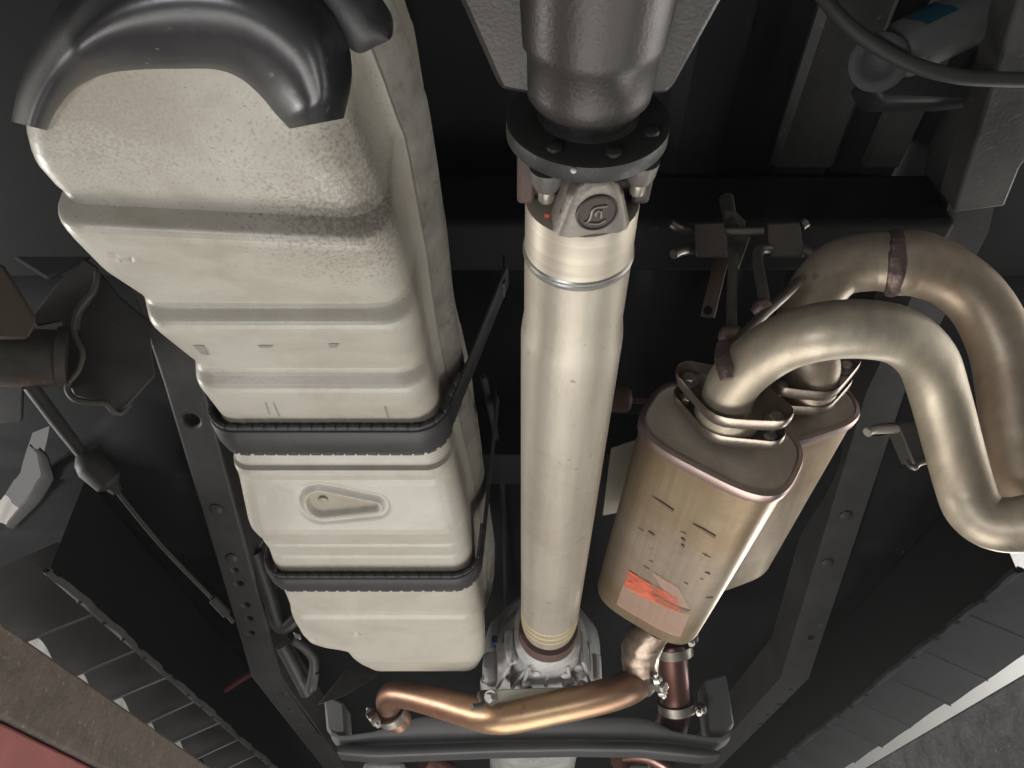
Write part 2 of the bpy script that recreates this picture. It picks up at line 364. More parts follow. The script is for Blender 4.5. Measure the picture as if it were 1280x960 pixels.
def slot(y):                                      # curved wheel-arch slot at the far left that lets the workshop show
    c = lerp([(1.25, -.985), (1.33, -.985), (1.42, -1.02), (1.52, -1.10), (1.64, -1.21), (1.7, -1.25)], y)
    g = lerp([(1.335, 0), (1.345, .034), (1.45, .052), (1.62, .060), (1.655, .0)], y)
    return c, g
ra, rb_ = [], []
for y in ys:
    c, g = slot(y)
    ra.append([V((x, y, floor_z(x, y))) for x in [c + (1.28 - c) * k / 190 for k in range(191)]])
    rb_.append([V((x, y, floor_z(x, y) + (.0 if g == 0 else 0))) for x in [-1.45 + (c - g + 1.45) * k / 8 for k in range(9)]])
part('pressed_sheet', MB().grid(ra), M['floor'], fl)
part('arch_sheet', MB().grid(rb_), M['floor'], fl)
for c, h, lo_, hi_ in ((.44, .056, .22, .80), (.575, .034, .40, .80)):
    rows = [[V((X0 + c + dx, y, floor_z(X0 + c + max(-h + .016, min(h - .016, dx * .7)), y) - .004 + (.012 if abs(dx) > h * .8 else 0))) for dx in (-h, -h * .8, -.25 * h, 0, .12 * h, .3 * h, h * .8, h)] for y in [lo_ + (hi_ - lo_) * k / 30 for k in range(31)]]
    part('pressed_rib', MB().grid(rows), M['lit_rib'], fl, 0, 'pressed rib painted pale as if lit, right of the axle housing')
for k, (u, v) in enumerate([(545, 160), (185, 755)][1:] + [(1125, 755)]):
    p = P(u, v, z=.83); part('floor_plug', MB().lathe(p, (0, 0, 1), [(-.004, .02), (0, .03), (.03, .03)], 20), M['rubber'], fl)

# cross members under the floor
b = MB(); b.box((X0, .86, 1.02), (.66, 0, 0), (0, .055, 0), (0, 0, .065))
cm = thing('rear_crossmember', 'wide black crossmember behind the exhaust hanger, over the axle', 'crossmember', (X0, .86, .95))
part('beam', b, M['floor'], cm, .012)
for x in (.42, .30, .17, -.02):
    part('beam_hole', MB().lathe((X0 + x, .82, .953), (0, 0, 1), [(0, .012), (.001, .012), (.002, .006)], 16), M['floor'], cm)
b = MB(); b.box((X0, 1.28, .84), (.5, 0, 0), (0, .04, 0), (0, 0, .05)); b.box((X0, 1.28, .786), (.5, 0, 0), (0, .055, 0), (0, 0, .004))
solo('middle_crossmember', b, M['floor'], 'dark flat crossmember seen behind the middle of the drive shaft', 'crossmember', None, .008)
b = MB(); b.box((X0 + .1, .28, .99), (.75, 0, 0), (0, .05, 0), (0, 0, .06))
solo('axle_crossmember', b, M['floor'], 'dark beam above the axle housing at the top of the view', 'crossmember', None, .01)

# ================================================================== frame rails
def rail(pts, w, h, bolts, holes, label, plate=None):
    r = thing('frame_rail', label, 'frame rail', pts[1], 'frame rails along both sides')
    b = MB(); pp, _ = smooth([V(p) for p in pts], [1] * len(pts), 1)
    rows = [[p + V((-w / 2, 0, 0)), p + V((w / 2, 0, 0)), p + V((w / 2, 0, h)), p + V((-w / 2, 0, h))] for p in pp]
    b.grid(rows, cu=True); b.cap(rows[0][::-1]); b.cap(rows[-1])
    body = part('rail_body', b, M['frame'], r)
    def on(u, v):                                # hit the bottom face of the rail
        best = None
        for a, c in zip(pts, pts[1:]):
            a, c = V(a), V(c); d = ray(u, v)
            n = V((1, 0, 0)).cross(c - a).normalized()
            t = a.dot(n) / d.dot(n); q = d * t
            e = (q.y - a.y) / (c.y - a.y)
            if -.02 <= e <= 1.02: best = (q, n if n.z < 0 else -n)
        return best
    cs = []
    for u, v, rr in holes:
        h_ = on(u, v)
        if h_:
            q, n = h_; cs.append(MB().lathe(q + n * .02, -n, [(0, rr), (.045, rr)], 14))
    bv = None
    if cs: cut(body, cs)
    bd = body.modifiers.new('bevel', 'BEVEL'); bd.width = .009; bd.segments = 3; bd.limit_method = 'ANGLE'; bd.angle_limit = R(60)
    for u, v in bolts:
        h_ = on(u, v)
        if h_:
            q, n = h_; part('bolt', MB().lathe(q, n, [(0, .014), (.003, .014), (.007, .010), (.008, .004)], 14), M['frame'], r)
    return r, on
lr, lon = rail([P(140, 200, x=-.61), P(229, 480, x=-.62), P(333, 848, x=-.635), P(640 - 640 * .29, 1010, x=-.625), (-.625, 4.5, .62)], .076, .11,
     [(271, 636), (290, 697)], [(239, 526, .016), (294, 713, .006), (299, 730, .008), (308, 757, .008), (312, 774, .008), (314, 792, .008),
     (352, 868, .009), (360, 888, .01), (372, 905, .01), (394, 917, .009)],
     'left black frame rail with one large hole, beside the pale fuel tank')
rr_, ron = rail([P(1258, 40, x=.75), P(1207, 290, x=.75), P(1107, 490, x=.745), P(993, 848, x=.755), P(640 + 640 * .31, 1010, x=.745), (.745, 4.5, .62)], .076, .11,
     [(1057, 644), (1034, 703)], [(1100, 537, .018), (1014, 797, .009), (988, 862, .008), (974, 880, .01), (960, 893, .008), (950, 905, .009), (930, 930, .008), (968, 893, .007)],
     'right black frame rail passing behind the curved tailpipes')
# dusty doubler plate at the rear of the right rail
pl = [P(1268, -30, x=.80), P(1188, 285, x=.72), P(1250, 262, x=.79), P(1285, 175, x=.80)]
e = P(1200, 225, z=.93)
q = MB(); q.prism([P(1278, -20, z=.90), P(1300, -20, z=.90), P(1300, 180, z=.92), P(1276, 208, z=.92), P(1256, 258, z=.93), P(1192, 266, z=.935)], (0, .004, .06))
part('doubler_plate', q, M['frame_dusty'], rr_, .004, 'rough dusty grey plate at the rear end of the rail')

# ================================================================== side cladding (rocker undersides)
def cladding(side, inner, outer, label, m, mrib, recess, orec):
    g = thing('rocker_cladding', label, 'rocker panel', (inner, 1.6, .6), 'plastic rocker undersides along both sides')
    rows = []
    for k in range(240):
        y = 1.34 + k * .011
        wv = .003 * math.sin(y * 9) + .0025 * math.sin(y * 31) + .0015 * math.sin(y * 77)
        rows.append([V((inner + wv, y, .597)), V((inner + wv + side * .006, y, .594)), V((inner + side * .016, y, .598)), V((inner + side * .014, y, .607)), V((inner + wv - side * .001, y, .605))])
    part('inner_flange', MB().grid(rows, cu=True), mrib, g)
    part('inner_web', MB().grid([[V((inner + side * .003, y, .602)), V((inner + side * .004, y, .80)), V((inner + side * .07, y, .87))] for y in (1.34, 3.9)]), M['floor'], g)
    y = 1.345; k = 0
    while y < 3.7:
        y2 = y + .215 + .012 * math.sin(k * 2.1)
        ow = outer + side * .006 * math.sin(k * 3.7)
        a0, a1 = V((inner + side * .018, y + .007, .603 + recess)), V((ow, y + .007, .535 + orec))
        b0, b1 = V((inner + side * .014, y2, .603)), V((ow, y2, .535))
        rows = []
        def ss(a_, x_): x_ = max(0, min(1, (x_ - a_) / (1 - a_))); return x_ * x_ * (3 - 2 * x_)
        for i in range(19):
            s_ = i / 18
            y_ = a0.y + (b0.y - a0.y) * s_
            p0 = V((inner + side * .016, y_, .603 + recess * (1 - ss(.66, s_))))
            p1 = V((ow, y_, .535 + orec * (1 - ss(.30, s_))))
            mid = V(((p0.x + p1.x) / 2, y_, (.603 + .535) / 2 + (recess * .6 + orec * .4) * (1 - ss(.52, s_))))
            rows.append([p0, mid, p1, p1 + V((side * .004, 0, .012))])
        part('pocket', MB().grid(rows), m, g)
        rb = MB(); h_ = recess + .01
        rb.prism([b0 + V((0, .001, -.004)), b1 + V((0, .001, -.004)), b1 + V((0, .001, orec)), b0 + V((0, .001, h_))], (0, .004, 0))
        part('rib', rb, mrib, g, .0012)
        for dy in (.03, .13):
            if (k * 7 + int(dy * 100)) % 3: part('push_clip', MB().lathe(V((inner + side * .005, y + dy, .594)), (0, 0, -1), [(0, .006), (.003, .005), (.004, .002)], 10), M['bracket'], g)
        y = y2; k += 1
    return g
M['clad_rib'] = mat('highlit_cladding_edge', (.26, .26, .255), .45, 0, (.16, .16, .16), 8)  # edge highlight put into the pale colour of ribs and inner flange
M['lit_pocket'] = mat('lit_black_plastic', (.15, .15, .152), .5, 0, (.09, .09, .092), 7, (1, 1, 1), .8, .08, 200, .1, (.22, .21, .19), 110, .15, grime=(9, .6, (.06, .058, .055)))  # base colour lifted in place of light that misses the pockets
cladding(-1, -.865, -1.025, 'left black ribbed rocker underside with open pockets above the rusty runway', M['lit_pocket'], M['clad_rib'], .062, .040)
cladding(1, .945, 1.092, 'right grey smoother rocker underside with faint seams above the grey runway', M['plastic_grey'], M['plastic_grey'], .012, .004)

# ================================================================== lift runways
def runway(x_in, side, zt, zb, label, m, red):
    g = thing('lift_runway', label, 'lift runway', (x_in, 1.8, zb), 'drive-on lift runways on both sides')
    b = MB(); b.box((x_in + side * .24, 1.6, (zt + zb) / 2), (.24, 0, 0), (0, 2.4, 0), (0, 0, (zt - zb) / 2)); part('side_plate', b, m, g, .004)
    if red:
        b = MB(); b.box((x_in + side * .25, 1.6, zb - .045), (.245, 0, 0), (0, 2.4, 0), (0, 0, .044)); part('painted_skirt', b, M['red'], g, .004)
    return g
runway(-.48, -1, .263, .192, 'rusty brown textured lift runway at lower left with red painted skirt', M['lift'], True)
runway(.50, 1, .234, .10, 'rough grey lift runway at lower right below the bright gap', M['lift_grey'], False)

# ================================================================== fuel tank
ZB = [(10, .60), (30, .54), (50, .510), (72, .4975), (120, .4955), (200, .494), (243, .498), (254, .4955), (276, .4790), (283, .4760), (290, .4750), (297, .4758), (306, .4790), (340, .497), (372, .520), (378, .5222), (384, .5205),
      (401, .5095), (406, .5068), (411, .5060), (416, .5072), (423, .5125), (454, .5455), (460, .549), (466, .547), (481, .5370), (486, .5345), (491, .5337), (496, .5345), (503, .538), (525, .55), (562, .548), (582, .541), (588, .5345), (594, .5315), (600, .5318), (608, .529), (656, .5045), (662, .5015), (668, .5),
      (674, .503), (680, .510), (684, .508), (694, .511), (698, .509), (712, .505), (733, .499), (758, .4940), (764, .4925), (769, .4900), (774, .4862), (779, .4845), (784, .4840), (792, .4822), (822, .4705), (827, .4705), (833, .478), (839, .495)]
ZBY = []
for v, z in ZB:
    d = ray(600 if False else 300, v); ZBY.append((z * d.y / d.z, z))
ZBY[:4] = [(.256, .60), (.258, .54), (.263, .512), (.272, .4975)]
for i in range(1, len(ZBY)):
    if ZBY[i][0] <= ZBY[i - 1][0] + .001: ZBY[i] = (ZBY[i - 1][0] + .001, ZBY[i][1])
YV = [(y, v) for (y, z), (v, _) in zip(ZBY, ZB)]
VY = [(v, y) for y, v in YV]
XL = [(0, -.300), (50, -.318), (100, -.348), (150, -.366), (180, -.374), (215, -.380), (240, -.377), (250, -.372), (300, -.372), (345, -.378), (370, -.373), (405, -.365), (450, -.371), (500, -.370), (560, -.378), (660, -.380), (700, -.380), (772, -.386), (785, -.388), (799, -.385), (806, -.379), (810, -.362), (813, -.335), (816, -.318), (822, -.312), (832, -.307), (848, -.29)]
XR = [(0, -.135), (150, -.125), (250, -.108), (350, -.100), (500, -.094), (600, -.078), (700, -.064), (800, -.052), (830, -.054), (848, -.07)]
YEND = ZBY[-1][0]
def tank_sec(y, off=0.0, full=True):
    """outline of the tank at station y, from the upper left edge round the belly to the upper right lip"""
    v = lerp(YV, y); zb = lerp(ZBY, y); xl = lerp(XL, v); xr = lerp(XR, v)
    base = lerp([(0, .50), (250, .49), (420, .52), (520, .535), (600, .53), (700, .505), (848, .48)], v)
    rip = zb - base
    xs_ = xr; xl += .05 * rip; xr -= .22 * rip
    zt = .80
    rl, rg = .026, lerp([(0, .06), (150, .045), (250, .034), (480, .034), (600, .036), (848, .032)], v)
    pts = []
    for k in range(8): pts.append((xl - .01 * (1 - k / 8), zt + (zb + rl - zt) * k / 8, (-1, 0)))
    for k in range(9):
        a = math.pi + k * math.pi / 2 / 8; pts.append((xl + rl + rl * math.cos(a), zb + rl + rl * math.sin(a), (math.cos(a), math.sin(a))))
    N = 150
    for k in range(1, N): pts.append((xl + rl + (xr - rg - xl - rl) * k / N, zb, (0, -1)))
    for k in range(11):
        a = -math.pi / 2 + k * math.pi / 2 / 10; pts.append((xr - rg + rg * math.cos(a), zb + rg + rg * math.sin(a), (math.cos(a), math.sin(a))))
    wv = (.006 * math.sin(y * 24) + .003 * math.sin(y * 47)) * lerp([(.45, 1), (.8, .25)], y)
    z1 = .612 + wv * .4
    so_ = lerp([(.45, 1.0), (.75, 1.0), (.95, .75), (1.4, .75), (1.7, .6)], y)
    q = zb + rg
    if q > z1 - .012: z1 = q + .012
    m_ = xs_ - .004 + .2 * (xr - xs_)
    side_out = [((xr * .6 + m_ * .4), q + (z1 - q) * .35), ((xr * .15 + m_ * .85), q + (z1 - q) * .75), (m_, z1), (xs_ + .004 * so_, z1 + .012), (xs_ + .016 * so_ + wv * .3, z1 + .034), (xs_ + .021 * so_, z1 + .048), (xs_ + .019 * so_, z1 + .058), (xs_ + .002, z1 + .064), (xs_, z1 + .09), (xs_, .80)]
    for x, z in side_out: pts.append((x, z, (1, 0)))
    sk = .065 * lerp([(0, 1), (300, 1), (385, 0)], v)
    return [V((x + n[0] * off, y + sk * (x + .365) * (1 if z < .6 else max(0, 1 - (z - .6) * 12)), z + n[1] * off)) for x, z, n in pts]
KEY = P(402, 632, z=.515); KEY2 = P(468, 634, z=.515)
DIM = [(P(153, 320, z=.487), .0105, -.0035), (P(445, 795, z=.478), .009, -.003), (P(392, 801, z=.478), .01, -.003)]
def dent(p):
    ab = KEY2 - KEY; ab.z = 0; q = p - KEY; q.z = 0
    h = max(0, min(1, q.dot(ab) / ab.dot(ab))); d = (q - ab * h).length - lerp([(0, .021), (1, .007)], h)
    dz = 0
    dz += .006 * max(0, min(1, -d / .0035)) if d < 0 else 0            # sunk keyhole
    dz -= .0030 * math.exp(-((d - .0025) / .003) ** 2)                       # bright raised lip
    dz += .0018 * math.exp(-((d - .011) / .004) ** 2)
    for c, r, a in DIM:
        e = math.hypot(p.x - c.x, p.y - c.y)
        dz += -a * max(0, min(1, (r - e) / .004)) - .0012 * math.exp(-((e - r) / .003) ** 2)
    # panel border swage round the keyhole
    return dz
tk = thing('fuel_tank', 'long pale cream ribbed plastic fuel tank along the left of the drive shaft', 'fuel tank', (-.23, .9, .5))
NY = 420; y0 = ZBY[0][0]
st = [y0 + (YEND - y0) * k / NY for k in range(NY + 1)] + [v for v, _ in ZBY]
cl = P(430, 632, z=.515)
st += [cl.y - .06 + .12 * k / 90 for k in range(91)]; st = sorted(set(round(s, 5) for s in st))
rows = []
for y in st:
    r = tank_sec(y); v = lerp(YV, y)
    if 572 < v < 690 or 280 < v < 350 or 780 < v < 815:                       # resample belly finely where things are pressed in
        pass
    rows.append([p + V((0, 0, dent(p))) if p.z < .6 else p for p in r])
b = MB().grid(rows)
yc = rows[-1]
cen = V((-.2, YEND + .02, .62)); rows2 = [yc, [p.lerp(cen, .12) + V((0, .014, 0)) for p in yc], [p.lerp(cen, .4) + V((0, .02, 0)) for p in yc], [p.lerp(cen, .99) + V((0, .02, 0)) for p in yc]]
b.grid(rows2)
b.grid([[p.lerp(V((-.23, y0 - .01, .66)), .99) for p in rows[0]], rows[0]])
shell = part('tank_shell', b, M['tank'], tk)
# floor of the keyhole recess, its shade put into a darker colour
ab = (KEY2 - KEY); ab.z = 0; ln = ab.length; ab.normalize(); nb = V((-ab.y, ab.x, 0)); rows = []
hp = hull(circ(0, 0, .0175, 40) + circ(ln, 0, .0045, 20))
def belly(p):
    q_ = KEY + ab * p[0] + nb * p[1]; return V((q_.x, q_.y, lerp(ZBY, q_.y - .0) + .0054))
kb = MB()
for sc in (1.0, .6, .25): rows.append([belly((ln * .4 + (x - ln * .4) * sc, y * sc)) for x, y in hp])
kb.grid(rows, cu=True); kb.cap(rows[-1]); part('keyhole_floor', kb, M['recess'], tk)
part('keyhole_dimple', MB().sphere(belly((.001, 0)), .0075, 8, (1, 1, .3)), M['recess'], tk)
# rub marks on the belly
def rub(quad, n=6):
    a, b_, c_, d_ = [V((*q, 0)) for q in quad]; rows = []
    for i in range(n + 1):
        r = []
        for j in range(n + 1):
            u, v = a.lerp(b_, j / n).lerp(d_.lerp(c_, j / n), i / n).xy
            z = lerp(ZB, v); p = P(u, v, z=z); r.append(V((p.x, p.y, lerp(ZBY, p.y) - .0007)))
        rows.append(r)
    part('rub_mark', MB().grid(rows), M['smudge'], tk)
for q in ([(241, 431), (255, 431), (262, 443), (252, 442)], [(322, 431), (342, 431), (338, 434), (326, 434)], [(410, 429), (424, 429), (421, 434), (412, 434)], [(331, 503), (333, 503), (338, 518), (336, 518)], [(341, 503), (343, 503), (350, 520), (348, 520)], [(480, 508), (483, 508), (487, 522), (484, 522)]): rub(q)
# dirty lip along the right shoulder
rows = []
for y in [y0 + .02 + (YEND - .05 - y0) * k / 260 for k in range(261)]:
    s_ = tank_sec(y); i = len(s_) - 10
    rows.append([s_[i + 3] + V((.001, 0, -.001)), s_[i + 4] + V((.002, 0, -.002)), s_[i + 5] + V((.003, 0, -.001)), s_[i + 6] + V((.004, 0, 0)), s_[i + 7] + V((.003, 0, .002))])
part('shoulder_lip', MB().grid(rows), M['flange_dirt'], tk, 0, 'speckled dirty rim along the right shoulder of the tank')
# straps with toothed rubber liners
def strap(v, wd, label, up):
    y = lerp(VY, v)
    g = thing('tank_strap', label, 'tank strap', (-.2, y, .5), 'fuel tank straps')
    sec = [V((p.x, y, p.z)) for p in tank_sec(y, .0065)]; i1 = len(sec) - 10
    path = [p for p in sec[2:18]] + sec[18:i1 - 11:10] + sec[i1 - 11:i1]
    # lift the path onto a clean line, independent of the ribs
    top = path[-1]
    path += [top + (up - top) * k / 8 for k in range(1, 9)]
    path, _ = smooth(path, [0] * len(path), 2)
    def band(w, t0, t1): return [(-w / 2, t0), (w / 2, t0), (w / 2, t1), (-w / 2, t1)]
    side = V((0, 1, 0)); sgn = 1
    # outward normal test
    mid = len(path) // 2; t = (path[mid + 1] - path[mid - 1]).normalized(); nn = t.cross(side)
    sgn = 1 if nn.z < 0 else -1
    n2 = len(path) - 13
    lin = MB().sweep(path[:n2], band(wd, 0, .0035 * sgn), side); part('rubber_liner', lin, M['rubber'], g, .0008)
    bnd = MB().sweep(path, [(-wd * .40, .0035 * sgn), (-wd * .38, .0058 * sgn), (-wd * .30, .0062 * sgn), (-wd * .24, .0074 * sgn), (wd * .24, .0074 * sgn), (wd * .30, .0062 * sgn), (wd * .38, .0058 * sgn), (wd * .40, .0035 * sgn)], side); part('steel_band', bnd, M['strap'], g)
    for e in (-1, 1):
        tb = MB(); acc = 0; last = path[4]
        for k in range(5, n2 - 1):
            acc += (path[k] - last).length; last = path[k]
            if acc > .0140:
                acc = 0; t = (path[k + 1] - path[k - 1]).normalized(); nn = t.cross(side) * sgn
                tb.box(path[k] + side * e * (wd / 2 - .0012) + nn * .0022, t * .0066, side * .0036, nn * .0024)
        part('toothed_edge', tb, M['rubber'], g, .0008)
    b = MB().box(path[-1], (.002, 0, 0), (0, .014, 0), (0, 0, .03)); part('strap_end', b, M['strap'], g, .001)
    return g
y1 = lerp(VY, 543)
strap(543, .060, 'wide toothed black strap round the middle of the fuel tank', P(630, 345, t=1.12))
strap(722, .056, 'narrower toothed black strap near the lower front end of the tank', V((-.03, lerp(VY, 715) - .06, .80)))

# ================================================================== black guard round the tank's rear end
def loft_px(inner, outer, zi, bulge, zo, n=40, m=16):
    sm = lambda ps: [(p.x, p.y) for p in smooth([V((a, c, 0)) for a, c in ps], [1] * len(ps), 8)[0]]
    I, O = sm(inner), sm(outer); rows = []
    for (iu, iv), (ou, ov) in zip(I, O):
        r = []; wdt = min(1, math.hypot(ou - iu, ov - iv) / 95)
        for k in range(m + 1):
            s_ = k / m; e = s_
            r.append(P(iu + (ou - iu) * e, iv + (ov - iv) * e, z=zi + (zo - zi) * s_ ** 2 - bulge * wdt * math.sin(math.pi * s_) ** .75))
        rows.append(r)
    return rows
gd = thing('tank_guard', 'glossy black arched plastic guard wrapped round the rear end of the fuel tank', 'tank guard', (-.2, .25, .45))
inner = [(58, 163), (72, 136), (95, 110), (130, 93), (175, 87), (225, 86), (270, 87), (300, 98), (326, 120), (346, 144), (362, 161)]
outer = [(14, 152), (22, 112), (40, 66), (78, 0), (130, -50), (215, -75), (300, -65), (370, -30), (422, 20), (440, 85), (430, 148)]
rows = loft_px(inner, outer, .490, .034, .500, 56, 20)
b = MB().grid(rows)
back = [[p * 1.012 for p in r] for r in rows]
b.grid(back); b.grid([rows[0], back[0]]); b.grid([rows[-1], back[-1]]); b.grid([[r[0] for r in rows], [r[0] for r in back]])
part('guard_shell', b, M['guard'], gd)
rows = loft_px([(372, -20), (418, 40), (446, 66), (470, 58), (487, 50)], [(400, -60), (450, -40), (475, -5), (490, 20), (491, 44)], .50, .012, .52, 16, 8)
part('side_wing', MB().grid(rows), M['rubber'], gd)

# ================================================================== rear axle nose
AX = V((.055, 0, .5))
dn = thing('axle_housing', 'black cast iron axle pinion housing at top centre above the drive shaft', 'axle housing', (.055, .2, .45))
b = MB().lathe(AX, (0, 1, 0), [(-.1, .085), (.02, .075), (.10, .062), (.20, .0535), (.255, .0495), (.262, .0490), (.266, .0462), (.29, .0455), (.300, .0445), (.305, .041), (.306, .02)], 72)
part('pinion_nose', b, M['iron'], dn)
def gusset(pts, th): 
    return MB().prism([V((x, y, .5 - th / 2)) for x, y in pts], (0, 0, th))
part('casting_web', gusset([(.02, .30), (-.008, .294), (-.012, .285), (-.036, .225), (-.085, .05), (-.085, -.1), (.03, -.1)], .02), M['iron'], dn, .004)
part('casting_web', gusset([(.09, .30), (.110, .297), (.114, .29), (.136, .226), (.185, .05), (.185, -.1), (.08, -.1)], .02), M['iron'], dn, .004)
# tag band across the top of the nose
b = MB(); b.grid([[AX + V((math.sin(a) * .0585, y, -math.cos(a) * .0585)) for a in [(-.5 + k * .07) for k in range(15)]] for y in (.150, .168)])
part('stamped_band', b, M['bracket'], dn)

fl_ = thing('pinion_flange', 'dark round bolt flange between axle nose and drive shaft yoke', 'flange', (.056, .33, .5))
FC = V((.056, 0, .5))
disc = part('flange_disc', MB().lathe(FC, (0, 1, 0), [(.318, .03), (.3195, .044), (.3205, .0575), (.322, .0605), (.334, .0605), (.336, .059), (.338, .03)], 72), M['flange_iron'], fl_)
part('hub', MB().lathe(FC, (0, 1, 0), [(.29, .034), (.316, .034), (.321, .04)], 40), M['flange_iron'], fl_)
for a in (238, 287, 333):
    c = FC + V((math.cos(R(a)) * .049, .3195, math.sin(R(a)) * .049))
    part('bolt_end', MB().lathe(c, (0, -1, 0), [(0, .0062), (.0025, .0058), (.004, .003)], 16), M['flange_iron'], fl_)
part('paint_dot', MB().sphere(P(717, 213, z=.4405), .0022), M['white_strip'], fl_)
for a in (232, 322):
    c = FC + V((math.cos(R(a)) * .0495, .337, math.sin(R(a)) * .0495))
    o = part('bolt_boss', MB().lathe(c, (0, 1, 0), [(0, .013), (.012, .0115), (.018, .0085)], 24), M['boss'], fl_)
    part('bolt_head', MB().lathe(c + V((0, .018, 0)), (0, 1, 0), [(0, .0062), (.010, .0062), (.012, .005)], 12), M['rod'], o)
for sx in (-1, 1):
    b = MB(); b.prism([FC + V((sx * .038, .337, -.026)), FC + V((sx * .038, .337, .026)), FC + V((sx * .038, .385, .02)), FC + V((sx * .038, .398, 0)), FC + V((sx * .038, .385, -.02))], (sx * .014, 0, 0))
    part('yoke_arm', b, M['rust'] if sx < 0 else M['flange_iron'], fl_, .003)

# ================================================================== drive shaft
ds = thing('drive_shaft', 'long pale alloy drive shaft tube running down the centre', 'drive shaft', (.06, .9, .5))
A0 = V((.0565, .30, .5)); A1 = V((.0665, 1.37, .5)); AD = (A1 - A0).normalized()
def ax(y): return A0 + AD * ((y - .30) / AD.y)
def lat(prof, m, name, parent=ds, n=64):
    return part(name, MB().lathe(ax(0), AD, [(h, r) for h, r in prof], n, True), m, parent)
lat([(.395, .040), (.3965, .0462), (.398, .0467), (.440, .0467), (.446, .0472)], M['alu_clean'], 'yoke_collar')
b = MB()
rows = []
for i in range(96):
    a = 2 * math.pi * i / 96; rows.append(ax(.4505) )
lat([(.445, .0472), (.4465, .0484), (.449, .0478), (.4505, .0486), (.453, .0480), (.455, .0474)], M['steel'], 'weld_ring')
lat([(.452, .0470), (.53, .0470), (.548, .0492), (.558, .0501), (.62, .0502), (1.0, .0502), (1.285, .0500), (1.325, .0492), (1.345, .047), (1.352, .040)], M['alu_shaft'], 'tube')
lat([(1.345, .036), (1.366, .036)], M['steel'], 'polished_neck')
for y in (1.265, 1.285, 1.305):
    lat([(y, .0502), (y + .0005, .0504), (y + .0045, .0504), (y + .005, .0501)], M['yellow'], 'crayon_band')
# yoke ear facing down with the bearing cap
PHI = R(9)
def yk(a, y, r):   # a: sideways offset along the ear, r: distance below the axis
    c, s_ = math.cos(PHI), math.sin(PHI)
    return ax(y) + V((a * c + r * s_, 0, a * s_ - r * c))
def ear(sgn):
    out = [(-.031, .3965), (-.028, .386), (-.022, .364), (-.018, .352), (-.009, .3455), (.009, .3455), (.018, .352), (.022, .364), (.028, .386), (.031, .3965)]
    b = MB(); rows = []
    for r, sh in ((.018, 1.0), (.034, 1.0), (.041, .88), (.0445, .64)):
        rows.append([yk(a * sh, y + (.003 if sh < .8 and 1 < i < 8 else 0), sgn * r) for i, (a, y) in enumerate(out)])
    b.grid(rows); b.cap(rows[-1]); return b
part('yoke_ear', ear(1), M['alu_dull'], ds, .0015)
part('yoke_ear', ear(-1), M['alu_dull'], ds, .0015)
b = MB(); ya = [(-.016, .352), (.016, .352), (.018, .399), (-.018, .399)]
cap = MB().lathe(yk(0, .374, .040), (yk(0, 0, 1) - yk(0, 0, 0)), [(0, .0165), (.006, .0165), (.0065, .0150), (.0055, .0142), (.0055, .001)], 36)
bc = part('bearing_cap', cap, M['bearing'], ds)
def lg(a, dy): return yk(a, .374 + dy, .0462)
for pts in ([(-.0095, .0075), (-.0065, .0062), (-.0050, .002), (-.0042, -.0035), (-.001, -.006), (.007, -.0063)],
            [(.0030, -.0025), (.0034, .0042)], [(-.0065, .0085), (.002, .0098), (.007, .0070)], [(-.001, .002), (-.001, -.001), (.0015, -.003)]):
    part('cast_emblem', MB().tube([lg(a, d) for a, d in pts], .0009, 8, True, 4), M['logo'], bc)
part('joint_cross', MB().tube([ax(.374) + V((-.046, 0, -.004)), ax(.374) + V((.046, 0, .004))], .013, 20).sphere(ax(.374), .021), M['flange_iron'], ds)
part('red_dot', MB().sphere(P(684, 269, z=.462), .0027, 8, (1, 1, .5)), M['red_dot'], ds)

# ================================================================== transmission tail
tr = thing('transmission', 'grey cast alloy transmission tail housing at the front end of the drive shaft', 'transmission', (.065, 1.5, .46))
part('seal_ring', MB().lathe(ax(0), AD, [(1.356, .045), (1.358, .0525), (1.366, .054), (1.388, .055), (1.395, .05)], 48), M['rust'], tr)
rows = []
secs = [(1.385, .050, .449, .56), (1.405, .054, .446, .57), (1.412, .062, .444, .58), (1.44, .066, .446, .58), (1.50, .074, .450, .60), (1.555, .088, .452, .62), (1.562, .098, .446, .64), (1.585, .099, .446, .65), (1.59, .092, .456, .66), (1.66, .125, .47, .66), (1.9, .14, .50, .68), (2.15, .14, .50, .7), (2.3, .135, .47, .7), (2.4, .135, .462, .7), (3.2, .15, .455, .75)]
for y, hw, zb, zt in secs:
    zc, hh = (zb + zt) / 2, (zt - zb) / 2; r = []
    for k in range(48):
        a = 2 * math.pi * k / 48; c, s_ = math.cos(a), math.sin(a); e = .75
        r.append(V((.067 + hw * math.copysign(abs(c) ** e, c), y, zc + hh * math.copysign(abs(s_) ** e, s_))))
    rows.append(r)
b = MB().grid(rows, cu=True); b.cap(rows[0][::-1]); part('case', b, M['alu_cast'], tr)
for a, tx in ((0, 0), (-.035, -.05), (.035, .055)):
    part('casting_rib', MB().prism([V((.067 + a - .003, 1.42, .446)), V((.067 + tx - .004, 1.60, .448)), V((.067 + tx + .004, 1.60, .448)), V((.067 + a + .003, 1.42, .446))], (0, 0, .05)), M['alu_cast'], tr, .002)
for (u, v) in ((607, 852), (618, 832), (640, 817), (736, 853), (722, 832), (712, 818)):
    p = P(u, v, t=1.55 + (v - 817) * .003); o = part('bolt_boss', MB().lathe(p, (0, 1, 0), [(-.016, .010), (.0, .012), (.05, .013)], 18), M['alu_cast'], tr)
    part('bolt_head', MB().hexbolt(p + V((0, -.016, 0)), (0, -1, 0), .0065, .007), M['steel'], o)
rt = random.Random(5)
